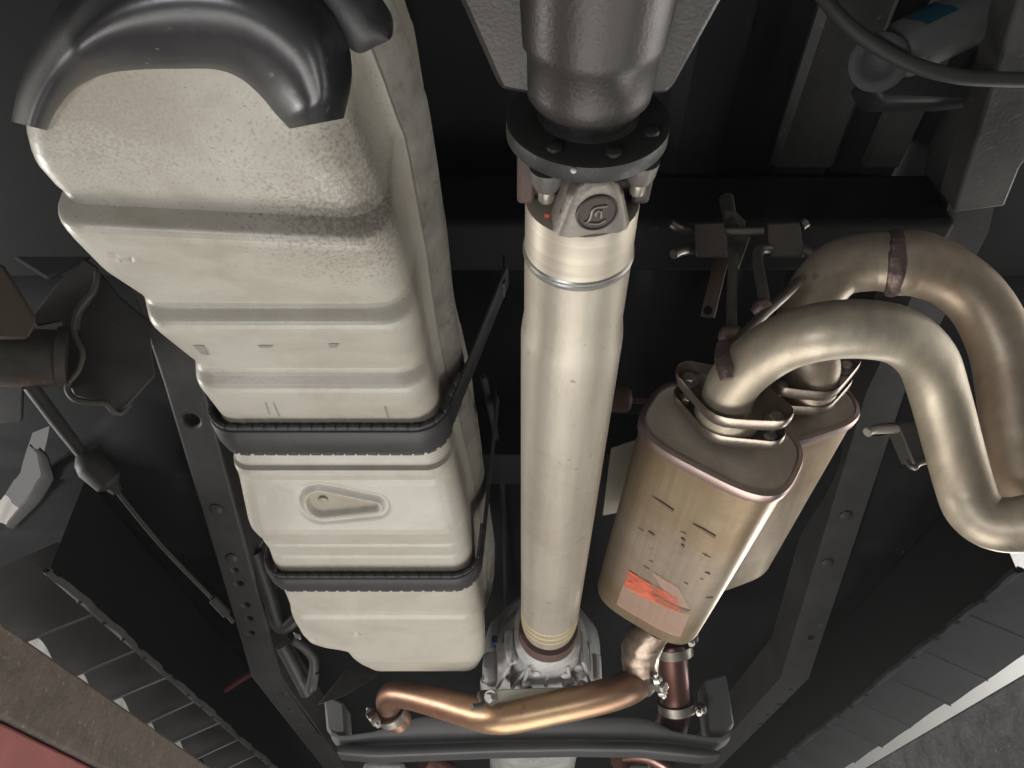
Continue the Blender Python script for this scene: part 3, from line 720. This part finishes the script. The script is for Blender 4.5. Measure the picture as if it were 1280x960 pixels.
for (y, x, z, r_) in ((1.43, .0, .47, .012), (1.47, .128, .47, .013), (1.50, -.015, .475, .014), (1.51, .145, .478, .012), (1.55, -.04, .47, .016), (1.56, .165, .472, .015), (1.45, .045, .452, .010), (1.47, .10, .455, .011), (1.52, .03, .452, .012), (1.53, .11, .453, .012)):
    part('casting_lug', bumpy(MB().lathe((x, y, z - r_), (0, .25, 1), [(0, r_ * .5), (.002, r_ * .8), (.008, r_), (.06, r_ * 1.25)], 12), .0012), M['alu_cast'], tr, .0015)
for x0_, x1_, y0_, y1_ in ((.0, -.03, 1.42, 1.56), (.13, .16, 1.42, 1.56), (.03, .0, 1.45, 1.56), (.10, .13, 1.45, 1.56)):
    part('casting_rib', MB().prism([V((x0_ - .003, y0_, .455)), V((x1_ - .004, y1_, .448)), V((x1_ + .004, y1_, .448)), V((x0_ + .003, y0_, .455))], (0, 0, .06)), M['alu_cast'], tr, .002)
part('wiring_plug', MB().box(P(620, 802, t=1.6), (.009, 0, 0), (0, .015, 0), (0, 0, .009)), M['blue'], tr, .003, 'blue plug left of the shaft end')
part('wiring_plug', MB().box(P(724, 852, t=1.62), (.010, 0, 0), (0, .015, 0), (0, 0, .009)), M['blue'], tr, .003, 'blue plug right of the tail housing')
# bracket bar across the tail housing
b = MB(); b.prism([P(612, 862, t=1.455), P(734, 858, t=1.455), P(736, 872, t=1.455), P(614, 880, t=1.455)], (0, .02, .004)); tb = solo('mount_bar', b, M['shieldplate'], 'tan flat bar across the alloy tail housing above the bronze pipe', 'bracket', None, .003)
part('bolt', MB().hexbolt(P(614, 872, t=1.45), (-.5, -.8, -.3), .010, .010, .014), M['steel'], tb)
part('bolt', MB().hexbolt(P(727, 858, t=1.45), (.3, -.8, -.5), .008, .010, .012), M['steel'], tb)
b = MB().tube([P(590, 884, t=1.42), P(604, 880, t=1.44), P(600, 868, t=1.47), P(613, 866, t=1.5)], .006, 10, True, 4)
part('stay', b, M['bush'], tb)

# ================================================================== gearbox cross member (front)
cg = thing('gearbox_crossmember', 'curved charcoal gearbox crossmember below the bronze crossover pipe', 'crossmember', (X0, 2.0, .40))
def band(y, up, lo, th):
    """curved pressed strip across the truck: rounded section between the upper and lower edge lines"""
    n = 48; rows = []
    for k in range(n + 1):
        u = up[0][0] + (up[-1][0] - up[0][0]) * k / n
        a = P(u, lerp(up, u), y=y); c = P(u, lerp(lo, u), y=y); h = (a - c)
        r = []
        for j in range(20):
            an = 2 * math.pi * j / 20; ca, sa = math.cos(an), math.sin(an)
            r.append((a + c) / 2 + h / 2 * math.copysign(abs(ca) ** .6, ca) + V((0, th / 2 * math.copysign(abs(sa) ** .6, sa), 0)))
        rows.append(r)
    b = MB().grid(rows, cu=True); b.cap(rows[0][::-1]); b.cap(rows[-1]); return b
UP = [(418, 915), (430, 924), (470, 918), (500, 908), (525, 899), (545, 897), (620, 902), (720, 902), (770, 898), (800, 899), (820, 907), (838, 918), (880, 925), (900, 925), (908, 916)]
MD = [(418, 929), (430, 934), (470, 930), (500, 929), (620, 926), (720, 925), (800, 926), (838, 928), (880, 934), (900, 936), (908, 930)]
MD2 = [(425, 934), (470, 934), (620, 930), (720, 929), (800, 930), (838, 932), (880, 938), (896, 942)]
LO = [(425, 948), (470, 952), (620, 946), (720, 944), (800, 945), (838, 949), (880, 953), (896, 950)]
part('upper_flange', band(2.0, UP, MD, .09), M['xm'], cg)
part('lower_tube', band(1.985, MD2, LO, .075), M['plastic'], cg)
b = MB().prism([P(404, 868, y=2.0), P(430, 878, y=2.0), P(433, 922, y=2.0), P(420, 928, y=2.0), P(408, 912, y=2.0)], (0, .10, 0)); part('end_bracket', b, M['xm'], cg, .006)
b = MB().prism([P(880, 850, y=2.0), P(908, 842, y=2.0), P(918, 905, y=2.0), P(902, 930, y=2.0), P(888, 922, y=2.0)], (0, .10, 0)); part('end_bracket', b, M['xm'], cg, .006)
b = MB().prism([P(396, 882, t=1.75), P(432, 838, t=1.85), P(478, 832, t=1.9), P(470, 846, t=1.85), P(430, 870, t=1.78)], (0, .012, .006))
solo('gusset_plate', b, M['bush'], 'small triangular rusty plate below the front corner of the fuel tank', 'bracket', None, .003)

# ================================================================== crossover pipe
cp_ = thing('crossover_pipe', 'shiny bronze heat tinted pipe bent across the bottom of the view', 'exhaust pipe', (.03, 1.5, .42))
pts = [P(500, 902, t=1.74), P(486, 880, t=1.70), P(492, 868, t=1.66), P(520, 871, t=1.62), P(560, 881, t=1.56), P(600, 893, t=1.50), P(622, 896, t=1.47), P(645, 894, t=1.46), P(690, 885, t=1.45), P(740, 874, t=1.44), P(780, 862, t=1.44), P(799, 850, t=1.46), P(804, 836, t=1.47)]
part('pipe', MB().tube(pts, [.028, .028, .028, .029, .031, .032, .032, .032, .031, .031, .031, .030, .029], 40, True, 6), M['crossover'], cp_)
def clamp(c, axis, r, label, ear_dir, loc=None):
    g = thing('pipe_clamp', label, 'clamp', c, 'exhaust pipe clamps')
    part('band', MB().lathe(V(c) - V(axis).normalized() * .011, axis, [(0, r), (.0, r + .004), (.022, r + .004), (.022, r)], 32, False), M['rod'], g)
    e = V(ear_dir).normalized(); p = V(c) + e * (r + .014)
    part('lug', MB().box(p, e * .014, V(axis).normalized() * .010, e.cross(V(axis)).normalized() * .010), M['rod'], g, .004)
    k = e.cross(V(axis)).normalized()
    part('bolt', MB().tube([p - k * .03, p + k * .03], .005, 10).hexbolt(p + k * .012, k, .010, .010).hexbolt(p - k * .012, -k, .010, .010), M['steel'], g)
    return g
clamp(pts[-2] + V((.003, 0, .004)), pts[-1] - pts[-3], .031, 'bolted clamp joining bronze pipe to the foil wrapped stub', (.7, -.6, -.5))
clamp(P(489, 892, t=1.71), P(500, 902, t=1.74) - P(486, 876, t=1.70), .030, 'bolted clamp at left end of the bronze pipe', (-.8, -.5, -.3))
# wrapped stub from muffler to crossover
b = MB(); ps, rs = smooth([P(802, 838, t=1.46), P(800, 818, t=1.45), P(806, 800, t=1.43), P(822, 782, t=1.40)], [.032, .036, .037, .030], 8)
b.tube(ps, rs, 32)
for i, q in enumerate(b.v): b.v[i] = q + V((math.sin(q.x * 300 + q.z * 210), math.sin(q.y * 260), math.sin(q.z * 330 + q.y * 120))) * .0012
solo('foil_wrapped_pipe', b, M['foil'], 'crinkled foil wrapped pipe stub below the front muffler', 'exhaust pipe')
# second down pipe
b = MB().tube([P(838, 795, t=1.75), P(840, 830, t=1.80), P(843, 862, t=1.85), P(842, 895, t=1.9), P(832, 918, t=1.98)], [.036, .038, .036, .041, .045], 28, True, 6)
solo('down_pipe', b, M['dark_pipe'], 'dark copper coloured down pipe right of the foil wrapped stub', 'exhaust pipe')
clamp(P(846, 882, t=1.87), (.1, .5, -.6), .043, 'clamp round the dark copper down pipe', (.9, -.3, -.2))
clamp(P(842, 812, t=1.75), (.1, .5, -.6), .040, 'small clamp high on the copper down pipe beneath the rear muffler', (.7, -.6, .2))
for u, v, t_, m, nm, lb in ((480, 985, 2.2, 'alu_cast', 'catalyst_shell', 'pale alloy shell peeping below the crossmember on the left'), (800, 985, 2.3, 'shieldplate', 'bell_shield', 'narrow tan shield below the crossmember on the right')):
    b = MB().box(P(u, v, t=t_), (.06 if u < 600 else .03, 0, 0), (0, .05, 0), (.0, 0, .06)); solo(nm, b, M[m], lb, 'heat shield', None, .012)
b = MB().tube([P(530, 950, t=2.35), P(560, 965, t=2.4), P(600, 990, t=2.5)], .03, 20, True, 4); solo('front_pipe', b, M['dark_pipe'], 'short copper pipe glimpsed under the left half of the crossmember', 'exhaust pipe')
b = MB().tube([P(770, 950, t=2.35), P(800, 948, t=2.4), P(830, 965, t=2.5)], .03, 20, True, 4); solo('front_pipe', b, M['dark_pipe'], 'short copper pipe glimpsed under the right half of the crossmember', 'exhaust pipe')

# ================================================================== mufflers
def oval(a, c, n=84, e=.56):
    out = []
    for k in range(n):
        t = 2 * math.pi * k / n; x, y = math.cos(t), math.sin(t)
        out.append((a * math.copysign(abs(x) ** e, x), c * math.copysign(abs(y) ** (e + .1), y)))
    return out
def muffler(c0, c1, maj, a, c, label, taped):
    g = thing('muffler', label, 'muffler', c0, 'twin oval mufflers')
    c0, c1 = V(c0), V(c1); d = (c1 - c0).normalized(); maj = V(maj); maj = (maj - d * maj.dot(d)).normalized(); mi = d.cross(maj)
    if mi.z > 0: mi = -mi                          # mi points down towards the viewer
    L_ = (c1 - c0).length; ov = oval(a, c)
    def ring(h, s_, o=0): return [c0 + d * h + maj * (x * s_ + (o * x / a)) + mi * (y * s_ + (o * y / c)) for x, y in ov]
    b = MB().grid([ring(h, s_) for h, s_ in ((.004, 1), (.02, 1), (L_ * .5, 1.0), (L_ - .012, 1), (L_ - .004, .985), (L_, .95))], cu=True)
    b.cap(ring(L_, .95)); body = part('shell', b, M['muffler'], g)
    b = MB().grid([ring(.010, 1.0, .0035), ring(.0, 1.0, .0045), ring(-.006, .995, .003), ring(-.008, .97, 0), ring(-.004, .955, 0)], cu=True); part('rolled_seam', b, M['seam'], g)
    b = MB().grid([ring(-.0045, .962), ring(-.003, .90), ring(-.007, .6), ring(-.008, .3)], cu=True); b.cap(ring(-.008, .3)); part('end_cap', b, M['endcap'], g)
    b = MB().grid([ring(L_ + .0, .95), ring(L_ + .004, .90), ring(L_ + .004, .2)], cu=True); part('front_cap', b, M['endcap'], g)
    def on(u, v, off=.0):
        """point of the flattish lower face hit by a pixel ray"""
        r = ray(u, v); p0 = c0 + mi * (c + off); t = p0.dot(mi) / r.dot(mi); q = r * t - c0
        x = q.dot(maj); e = .56; xx = min(1, abs(x) / a)
        y = c * max(0, 1 - xx ** (2 / e)) ** ((e + .1) / 2)
        return c0 + d * q.dot(d) + maj * x + mi * (y + off)
    return g, on
m1, on1 = muffler((.262, .80, .536), (.252, 1.335, .540), (.84, 0, -.54), .0985, .058, 'front oval steel muffler with orange tape at its lower end', True)
m2, on2 = muffler((.400, .86, .632), (.388, 1.30, .602), (.93, 0, .36), .080, .056, 'rear oval steel muffler tucked behind the taped one', False)
def patch(on, quad, n, off):
    (a, b_, c_, d_) = [V((*q, 0)) for q in quad]; rows = []
    for i in range(n + 1):
        rows.append([on(*(a.lerp(b_, j / n).lerp(d_.lerp(c_, j / n), i / n)).xy, off=off + .0004 * math.sin(i * 2.1 + j * 1.3)) for j in range(n + 1)])
    return MB().grid(rows)
part('tape_strip', patch(on1, [(785, 714), (846, 748), (852, 770), (779, 734)], 14, .0016), M['tape'], m1, 0, 'torn orange strip of tape')
part('tape_strip', patch(on1, [(779, 731), (860, 772), (848, 801), (770, 756)], 14, .0010), M['tape_clear'], m1, 0, 'translucent pinkish tape over the lower edge')
part('tape_strip', patch(on1, [(815, 715), (848, 735), (862, 766), (838, 752)], 10, .0013), M['tape_clear'], m1, 0, 'loose clear corner of tape')
rnd = random.Random(3)
def dash(u, v, l, wd_, slope=.60):
    du, dv = l / math.hypot(1, slope), l * slope / math.hypot(1, slope)
    return [(u, v), (u + du * .5, v + dv * .5 - wd_ * .3), (u + du, v + dv), (u + du * .95, v + dv + wd_), (u + du * .5, v + dv * .5 + wd_ * .8), (u + .05 * du, v + wd_ * .5)]
def mark(q, name='scuff_mark'):
    ps = [on1(*p, off=.0018) for p in q]
    part(name, MB().prism(ps, (0, 0, .0012)), M['slit' if name == 'scuff_mark' else 'scratch'], m1)
mark(dash(815, 622, 32, 2.6)); mark(dash(866, 655, 33, 3.0)); mark(dash(851, 673, 6, 2.4)); mark(dash(851, 681, 5, 2.2)); mark(dash(810, 665, 9, 1.6)); mark(dash(880, 718, 7, 1.4)); mark(dash(879, 754, 8, 1.6))
mark(dash(785, 727, 86, 1.6, .52))
for k in range(9):
    mark(dash(rnd.uniform(790, 880), rnd.uniform(660, 735), rnd.uniform(3, 10), rnd.uniform(.3, .55), rnd.uniform(.4, .6)), 'scratch')

# flanges: pressed plates with rolled edges and two bolts
def flange_plate(g, c, maj, nrm, s_, m, bow):
    maj, nrm = V(maj).normalized(), V(nrm).normalized(); maj = (maj - nrm * maj.dot(nrm)).normalized(); mi = nrm.cross(maj)
    hp = hull(circ(0, 0, .043 * s_) + circ(-.056 * s_, 0, .0185 * s_) + circ(.056 * s_, 0, .0185 * s_))
    # densify
    out = []
    for p, q in zip(hp, hp[1:] + hp[:1]):
        n = max(1, int(math.hypot(q[0] - p[0], q[1] - p[1]) / .004))
        out += [(p[0] + (q[0] - p[0]) * i / n, p[1] + (q[1] - p[1]) * i / n) for i in range(n)]
    def pt(x, y, h): return V(c) + maj * x + mi * y + nrm * (h + bow * (x / (.056 * s_)) ** 2)
    rings = []
    for sc, h in ((.30, 0), (.86, 0), (.93, .001), (.965, .004), (.995, .011), (1.0, .018), (.985, .0205), (.965, .018), (.945, .007), (.90, .0025), (.86, .0022), (.30, .0022)):
        rings.append([pt(x * sc, y * sc, h) for x, y in out])
    o = part('flange_plate', MB().grid(rings, cu=True), m, g)
    return pt
def flange_joint(c, maj, nrm, label, s_=1.0, gap=.034):
    g = thing('muffler_flange', label, 'flange joint', c, 'two-bolt flange joints on the mufflers')
    n = V(nrm).normalized()
    lo = flange_plate(g, V(c), maj, nrm, s_ * .98, M['rod_plate'], .001)
    up = flange_plate(g, V(c) + n * gap, maj, nrm, s_, M['rod_plate'], .004)
    part('gasket_ring', MB().lathe(V(c) + n * .003, n, [(0, .038 * s_), (gap * .35, .041 * s_), (gap * .45, .0395 * s_), (gap, .035 * s_)], 40, False), M['pipe'], g)
    for e in (-1, 1):
        p0, p1 = lo(e * .057 * s_, 0, 0), up(e * .057 * s_, 0, .002)
        part('bolt', MB().tube([p0, p1], .0045, 10).hexbolt(p1, n, .0088, .008, .0125), M['steel'], g)
        part('nut', MB().hexbolt(p0 + n * .006, n, .0085, .007), M['steel'], g)
    return g
M['rod_plate'] = mat('pressed_flange_steel', (.38, .33, .275), .33, .9, (.28, .225, .19), 22, (1, 1, 1), .8, .1, 160, .08)
flange_joint((.268, .782, .548), (.80, 0, -.60), (-.05, -1, .10), 'oval two-bolt flange joint on the rear end of the taped muffler')
flange_joint((.408, .842, .632), (.93, 0, .36), (-.03, -1, .12), 'oval two-bolt flange joint on the muffler tucked behind', .9, .03)

# ================================================================== tailpipes
tp = thing('tailpipe', 'nearer bare steel tailpipe arching from the taped muffler and down to the right', 'tailpipe', (.27, .7, .55), 'twin curved tailpipes')
pa = [V((.266, .775, .545)), V((.262, .735, .555)), P(930, 463, t=.885), P(976, 430, t=.84), P(1030, 414, t=.81), P(1085, 412, t=.805), P(1128, 422, t=.82), P(1158, 449, t=.845), P(1173, 490, t=.87), P(1192, 560, t=.89), P(1205, 606, t=.895), P(1216, 634, t=.89), P(1238, 652, t=.88), P(1270, 656, t=.865), P(1310, 648, t=.85), P(1370, 630, t=.85)]
part('pipe', MB().tube(pa, .0315, 48, True, 8), M['pipe'], tp)
tq = thing('tailpipe', 'farther steel tailpipe with brown weld ring arching behind the nearer one', 'tailpipe', (.41, .8, .63), 'twin curved tailpipes')
pb = [V((.408, .835, .633)), V((.402, .79, .645)), P(1003, 425, t=1.03), P(1012, 380, t=1.03), P(1045, 338, t=1.02), P(1090, 327, t=1.01), P(1118, 329, t=1.0)]
pb2 = [P(1112, 329, t=1.002), P(1125, 329, t=.998), P(1150, 331, t=.995), P(1190, 348, t=.99), P(1225, 380, t=.985), P(1250, 428, t=.98), P(1262, 480, t=.975), P(1272, 550, t=.965), P(1288, 610, t=.95), P(1330, 640, t=.94)]
part('pipe', MB().tube(pb, [.0365, .0365, .037, .037, .038, .039, .039], 48, True, 8), M['pipe_back'], tq)
part('swaged_pipe', MB().tube(pb2, [.0405, .0425, .0425, .0385, .038, .0385, .039, .039, .039, .039], 48, True, 8), M['pipe_tint'], tq)
part('weld_bead', bumpy(MB().tube([P(1107, 329, t=1.004), P(1110, 329, t=1.003), P(1114, 329, t=1.002), P(1119, 329, t=1.0), P(1123, 329, t=.999)], [.0388, .0420, .0440, .0444, .0428], 72, True, 4), .0008), M['weld'], tq)

# ================================================================== exhaust hanger
hg = thing('exhaust_hanger', 'double rubber block exhaust hanger on bent steel rods above the mufflers', 'exhaust hanger', P(920, 300, t=1.05))
T = 1.04
def hblock(u0, v0, u1, v1, m):
    b = MB().prism([P(u0, v0, t=T), P(u1, v0 - 2, t=T), P(u1 + 3, (v0 + v1) / 2, t=T - .012), P(u1 + 5, v1, t=T), P(u0 + 3, v1, t=T), P(u0 + 3, (v0 + v1) / 2, t=T - .012)], ray(900, 300).normalized() * .035)
    return part('isolator_block', b, m, hg, .003)
M['isolator'] = mat('bronze_isolator_shell', (.115, .10, .082), .45, .35, (.07, .06, .052), 20, (1, 1, 1), .8, .1, 160, .1)
hblock(866, 279, 906, 322, M['isolator']); hblock(958, 279, 1000, 322, M['isolator'])
def rodp(pts, r=.0058, m='rod', nm='rod', par=hg): return part(nm, MB().tube([P(u, v, t=t) for u, v, t in pts], r, 12, True, 5), M[m], par)
rodp([(838, 279, 1.03), (848, 285, 1.035), (866, 289, 1.05), (954, 289, 1.045)])
rodp([(842, 318, 1.02), (852, 314, 1.03), (868, 312, 1.05), (910, 314, 1.04), (916, 324, 1.02), (915, 370, .98), (914, 412, .94)], .0066)
rodp([(962, 311, 1.04), (950, 313, 1.03), (947, 325, 1.01), (952, 355, .97), (956, 378, .95)], .0072)
rodp([(1005, 311, 1.04), (1015, 317, 1.03), (1030, 326, 1.02)], .0066)
rodp([(1002, 282, 1.06), (1008, 278, 1.06)], .007)
rodp([(998, 352, .99), (980, 370, .96), (958, 390, .94), (930, 418, .915), (914, 436, .90)], .0066)
part('fabricated_weld', MB().tube([P(942, 392, t=.948), P(952, 384, t=.945), P(960, 378, t=.945)], [.007, .011, .008], 12, True, 4), M['weld'], hg)
part('fabricated_weld', MB().tube([P(903, 428, t=.92), P(910, 420, t=.92), P(922, 414, t=.93)], [.007, .013, .008], 12, True, 4), M['weld'], hg)
part('weld_foot', MB().tube([P(905, 432, t=.885), P(904, 448, t=.868), P(906, 462, t=.856), P(909, 474, t=.852)], [.009, .010, .009, .0075], 12, True, 4), M['weld'], hg)
b = MB().prism([P(893, 320, t=1.10), P(912, 320, t=1.10), P(893, 398, t=1.08), P(875, 396, t=1.08)], ray(900, 300).normalized() * .004)
sp_ = part('hanging_strip', b, M['shieldplate_dim'] if 'shieldplate_dim' in M else M['tan'], hg, .0012)
cut(sp_, [MB().lathe(P(885, 388, t=1.06), ray(885, 388), [(0, .0065), (.05, .0065)], 12)])
b = MB().prism([P(906, 262, t=1.08), P(920, 264, t=1.08), P(932, 276, t=1.08), P(930, 292, t=1.08), P(938, 296, t=1.08), P(922, 340, t=1.08), P(912, 335, t=1.08), P(905, 296, t=1.08)], (0, .006, .004)); part('mounting_plate', b, M['isolator'], hg, .001)
part('support_pin', MB().tube([P(908, 248, t=1.12), P(914, 285, t=1.08)], .0105, 14), M['frame_dusty'], hg)

# second hanger behind the tailpipes
h2 = thing('rear_hanger', 'small grey hanger bracket between right frame rail and nearer tailpipe', 'exhaust hanger', P(1130, 560, t=1.05))
b = MB().prism([P(1120, 528, t=1.02), P(1150, 526, t=1.02), P(1185, 576, t=1.02), P(1143, 582, t=1.02)], (0, .03, .02)); part('bracket_plate', b, M['bracket'], h2, .003)
rodp([(1084, 541, .98), (1092, 537, .985), (1120, 536, 1.0)], .0062, 'steel', 'rod', h2)
rodp([(1134, 577, 1.0), (1143, 585, .99), (1160, 577, 1.0), (1250, 573, 1.03)], .0035, 'rod', 'spring_clip', h2)

# heat shield between shaft and muffler, reddish bush
b = MB().prism([P(764, 560, t=1.42), P(800, 548, t=1.42), P(800, 636, t=1.5), P(753, 645, t=1.5)], (0, .004, .004))
solo('heat_shield', b, M['shieldplate'], 'small pale heat shield plate behind the left edge of the taped muffler', 'heat shield', None, .0015)
b = MB().lathe(P(757, 498, t=1.35), (1, .1, 0), [(0, .018), (.006, .024), (.036, .024), (.044, .018), (.046, .006), (.12, .006)], 20)
solo('red_grommet', b, M['rust'], 'dull red rubber grommet just right of the drive shaft', 'grommet')

# ================================================================== shock absorber at top right
sh = thing('shock_absorber', 'grey shock absorber tube with teal label at top right', 'shock absorber', P(1180, 20, t=1.0))
sa, sb = P(1128, 62, t=1.0), P(1330, -35, t=1.0)
part('damper_tube', MB().tube([sa - (sb - sa).normalized() * .012, sa, sb], [.028, .037, .037], 40), M['shock'], sh)
dd = (sb - sa).normalized()
q = V((-dd.y, dd.x, 0)).normalized()
tocam = -sa.normalized(); tocam = (tocam - dd * tocam.dot(dd)).normalized(); sd = dd.cross(tocam)
rows = []
for i in range(6):
    h = .012 + i * .009
    rows.append([sa + dd * (h + .006 * math.sin(k)) + (tocam * math.cos(-2.0 + k * .2) + sd * math.sin(-2.0 + k * .2)) * .0378 for k in range(9)])
part('label', MB().grid(rows), M['teal'], sh)
part('lower_eye', MB().lathe(P(1098, 78, t=.99), ray(1098, 78), [(-.02, .020), (-.022, .024), (-.02, .036), (.03, .038)], 32), M['rubber'], sh)
b = MB().prism([P(1085, 98, t=1.02), P(1110, 84, t=1.02), P(1250, 84, t=1.06), P(1262, 118, t=1.06), P(1200, 126, t=1.06), P(1105, 127, t=1.02)], (0, .05, .05))
solo('shock_mount', b, M['plastic'], 'black block bracket holding the lower end of the shock absorber', 'bracket', None, .01)
hs = MB().tube([P(1015, -25, t=.95), P(1040, 10, t=.95), P(1070, 40, t=.95), P(1110, 66, t=.95), P(1150, 84, t=.95), P(1200, 96, t=.95), P(1250, 99, t=.95), P(1310, 100, t=.95)], .0095, 16, True, 6)
solo('brake_hose', hs, M['hose'], 'dark grey rubber hose curving across the shock absorber end', 'hose')

# ================================================================== left: leaf spring hanger, bush, cable
lh = thing('spring_hanger', 'grimy leaf spring hanger with round bush left of the fuel tank', 'spring hanger', P(60, 440, t=1.3))
ba, bb = P(-40, 446, t=1.27), P(78, 448, t=1.32)
part('bush_tube', MB().tube([ba, bb], .050, 32), M['bush'], lh)
part('bush_flange', MB().tube([bb - (bb - ba).normalized() * .004, bb + (bb - ba).normalized() * .012], [.056, .054], 32), M['bush'], lh)
def sheet(pxs, t, th, m, nm, par, bev=.004):
    b = MB().prism([P(u, v, t=t + (dt if (dt := (r[0] if r else 0)) else 0)) for u, v, *r in pxs], ray(100, 420).normalized() * th); return part(nm, b, M[m], par, bev)
sheet([(35, 400), (70, 355), (105, 322), (124, 335), (118, 362), (96, 392), (92, 420), (102, 440), (98, 462), (82, 478), (70, 468), (72, 440), (78, 420), (76, 402), (48, 408)], 1.31, .012, 'bracket', 'hanger_bracket', lh)
b = MB().tube([P(122, 340, t=1.30), P(118, 362, t=1.30), P(98, 388, t=1.30), P(93, 415, t=1.30), P(103, 440, t=1.30), (P(98, 462, t=1.30)), P(84, 482, t=1.30), P(92, 498, t=1.30), P(112, 503, t=1.31), P(132, 504, t=1.32), P(142, 514, t=1.33), P(152, 516, t=1.34), P(162, 505, t=1.35)], .0055, 10, True, 4)
part('rolled_edge', b, M['bush'], lh)
sheet([(124, 338), (150, 370), (185, 400), (195, 470), (160, 508), (148, 515), (136, 505), (112, 501), (92, 496), (86, 482), (100, 462), (106, 440), (97, 415), (100, 392), (120, 365)], 1.335, .02, 'frame', 'side_plate', lh)
sheet([(-20, 330), (4, 330), (44, 395), (44, 408), (34, 424), (-20, 425)], 1.22, .012, 'tan', 'shackle_plate', lh, .006)
sheet([(-20, 478), (30, 478), (28, 528), (-20, 530)], 1.45, .03, 'frame', 'lower_stop', lh, .004)
sheet([(30, 200), (70, 220), (120, 320), (60, 350), (-20, 300), (-20, 200)], 1.5, .03, 'floor', 'spring_leaf', lh, .006)

cb = thing('brake_cable', 'thin dark handbrake cable with fat adjuster crossing the lower left gloom', 'cable', P(125, 590, t=1.35))
part('sleeve', MB().tube([P(38, 482, t=1.30), P(70, 525, t=1.33), P(106, 572, t=1.35)], [.0125, .012, .010], 14, True, 4), M['hose'], cb)
part('adjuster', MB().tube([P(102, 568, t=1.35), P(108, 575, t=1.35), P(114, 583, t=1.35), P(136, 603, t=1.36), P(141, 608, t=1.36), P(147, 615, t=1.36)], [.012, .022, .026, .024, .012, .009], 18), M['hose'], cb)
part('wire', MB().tube([P(143, 610, t=1.36), P(200, 680, t=1.42), P(265, 748, t=1.5), P(292, 778, t=1.52)], .0042, 8, True, 4), M['bracket'], cb)
part('end_fitting', MB().tube([P(266, 749, t=1.5), P(284, 768, t=1.51)], .009, 10), M['bracket'], cb)
al = thing('arch_liner', 'thin grey curved lip of the wheel arch opening at far left', 'wheel arch liner', (-1.0, 1.4, .85))
rows = []
for k in range(50):
    y = 1.30 + k * .0072; c, g = slot(y)
    ww = .014 + .010 * math.sin((y - 1.30) / .36 * math.pi)
    rows.append([V((c + .001, y, .858)), V((c + .001, y, .853)), V((c + ww * .5, y + .006, .851)), V((c + ww, y + .012, .853)), V((c + ww, y + .012, .858))])
part('lip', MB().grid(rows), M['bracket'], al)
for pp, lb in (([(912, 640, 1.75), (905, 690, 1.85), (880, 735, 1.95), (862, 790, 2.1)], 'thin dark brake pipe curving down behind the rear muffler'), ([(604, 470, 1.28), (622, 560, 1.5), (630, 650, 1.75), (632, 760, 2.1)], 'thin dark brake pipe running between tank and drive shaft')):
    solo('brake_pipe', MB().tube([P(u, v, t=t) for u, v, t in pp], .006, 8, True, 6), M['rubber'], lb, 'pipe')
# ================================================================== hoses and fittings at lower left of the gearbox
for k, (pp, r, m, nm, lb) in enumerate((
    ([(318, 690, 1.75), (335, 740, 1.78), (350, 782, 1.8), (372, 770, 1.8), (380, 750, 1.82)], .018, 'rubber', 'coolant_hose', 'thick black hose curling beside the left rail below the tank'),
    ([(352, 806, 1.85), (368, 835, 1.87), (384, 866, 1.9)], .017, 'bracket', 'fuel_pipe', 'straight grey pipe slanting between left rail and tank corner'),
    ([(368, 800, 1.82), (384, 812, 1.83), (393, 828, 1.84), (388, 862, 1.86)], .012, 'bracket', 'breather_pipe', 'bent grey pipe hooking below the tank corner'),
    ([(396, 842, 1.84), (393, 862, 1.84)], .006, 'bracket', 'clip_rod', 'short thin rod next to the triangular rusty plate'),
    ([(282, 862, 2.2), (300, 850, 2.18), (325, 835, 2.16)], .009, 'red', 'red_pipe', 'short dull red pipe stub left of the left frame rail'))):
    b = MB().tube([P(*q[:2], t=q[2]) for q in pp], r, 14, True, 5); solo(nm, b, M[m], lb, 'pipe' if 'hose' not in nm else 'hose')
b = MB().prism([P(366, 790, t=1.75), P(375, 793, t=1.75), P(376, 800, t=1.75), P(369, 798, t=1.75)], (0, .01, .004)); solo('shiny_clip', b, M['steel'], 'tiny shiny metal clip at the front left corner of the tank', 'clip', None, .002)
b = MB().prism([P(300, 600, t=1.75), P(322, 598, t=1.75), P(340, 660, t=1.75), P(322, 690, t=1.75), P(305, 660, t=1.75)], (0, .02, .03)); solo('rail_bracket', b, M['frame'], 'dark bracket between the left frame rail and the tank', 'bracket', None, .004)

# ================================================================== thin added haze standing in for lens veil
hb = MB().box((0, 4.0, .35), (4.8, 0, 0), (0, 6.5, 0), (0, 0, 2.9))
hz = part('added_veil_haze', hb, M['wall']); hz['kind'] = 'stuff'
hm = bpy.data.materials.new('veil_haze'); hm.use_nodes = True; hn = hm.node_tree
for q in list(hn.nodes):
    if q.type != 'OUTPUT_MATERIAL': hn.nodes.remove(q)
pv = hn.nodes.new('ShaderNodeVolumePrincipled'); pv.inputs['Density'].default_value = .015; pv.inputs['Color'].default_value = (.93, .95, .97, 1); pv.inputs['Anisotropy'].default_value = .7
hn.links.new(pv.outputs[0], [q for q in hn.nodes if q.type == 'OUTPUT_MATERIAL'][0].inputs['Volume'])
hz.data.materials.clear(); hz.data.materials.append(hm)
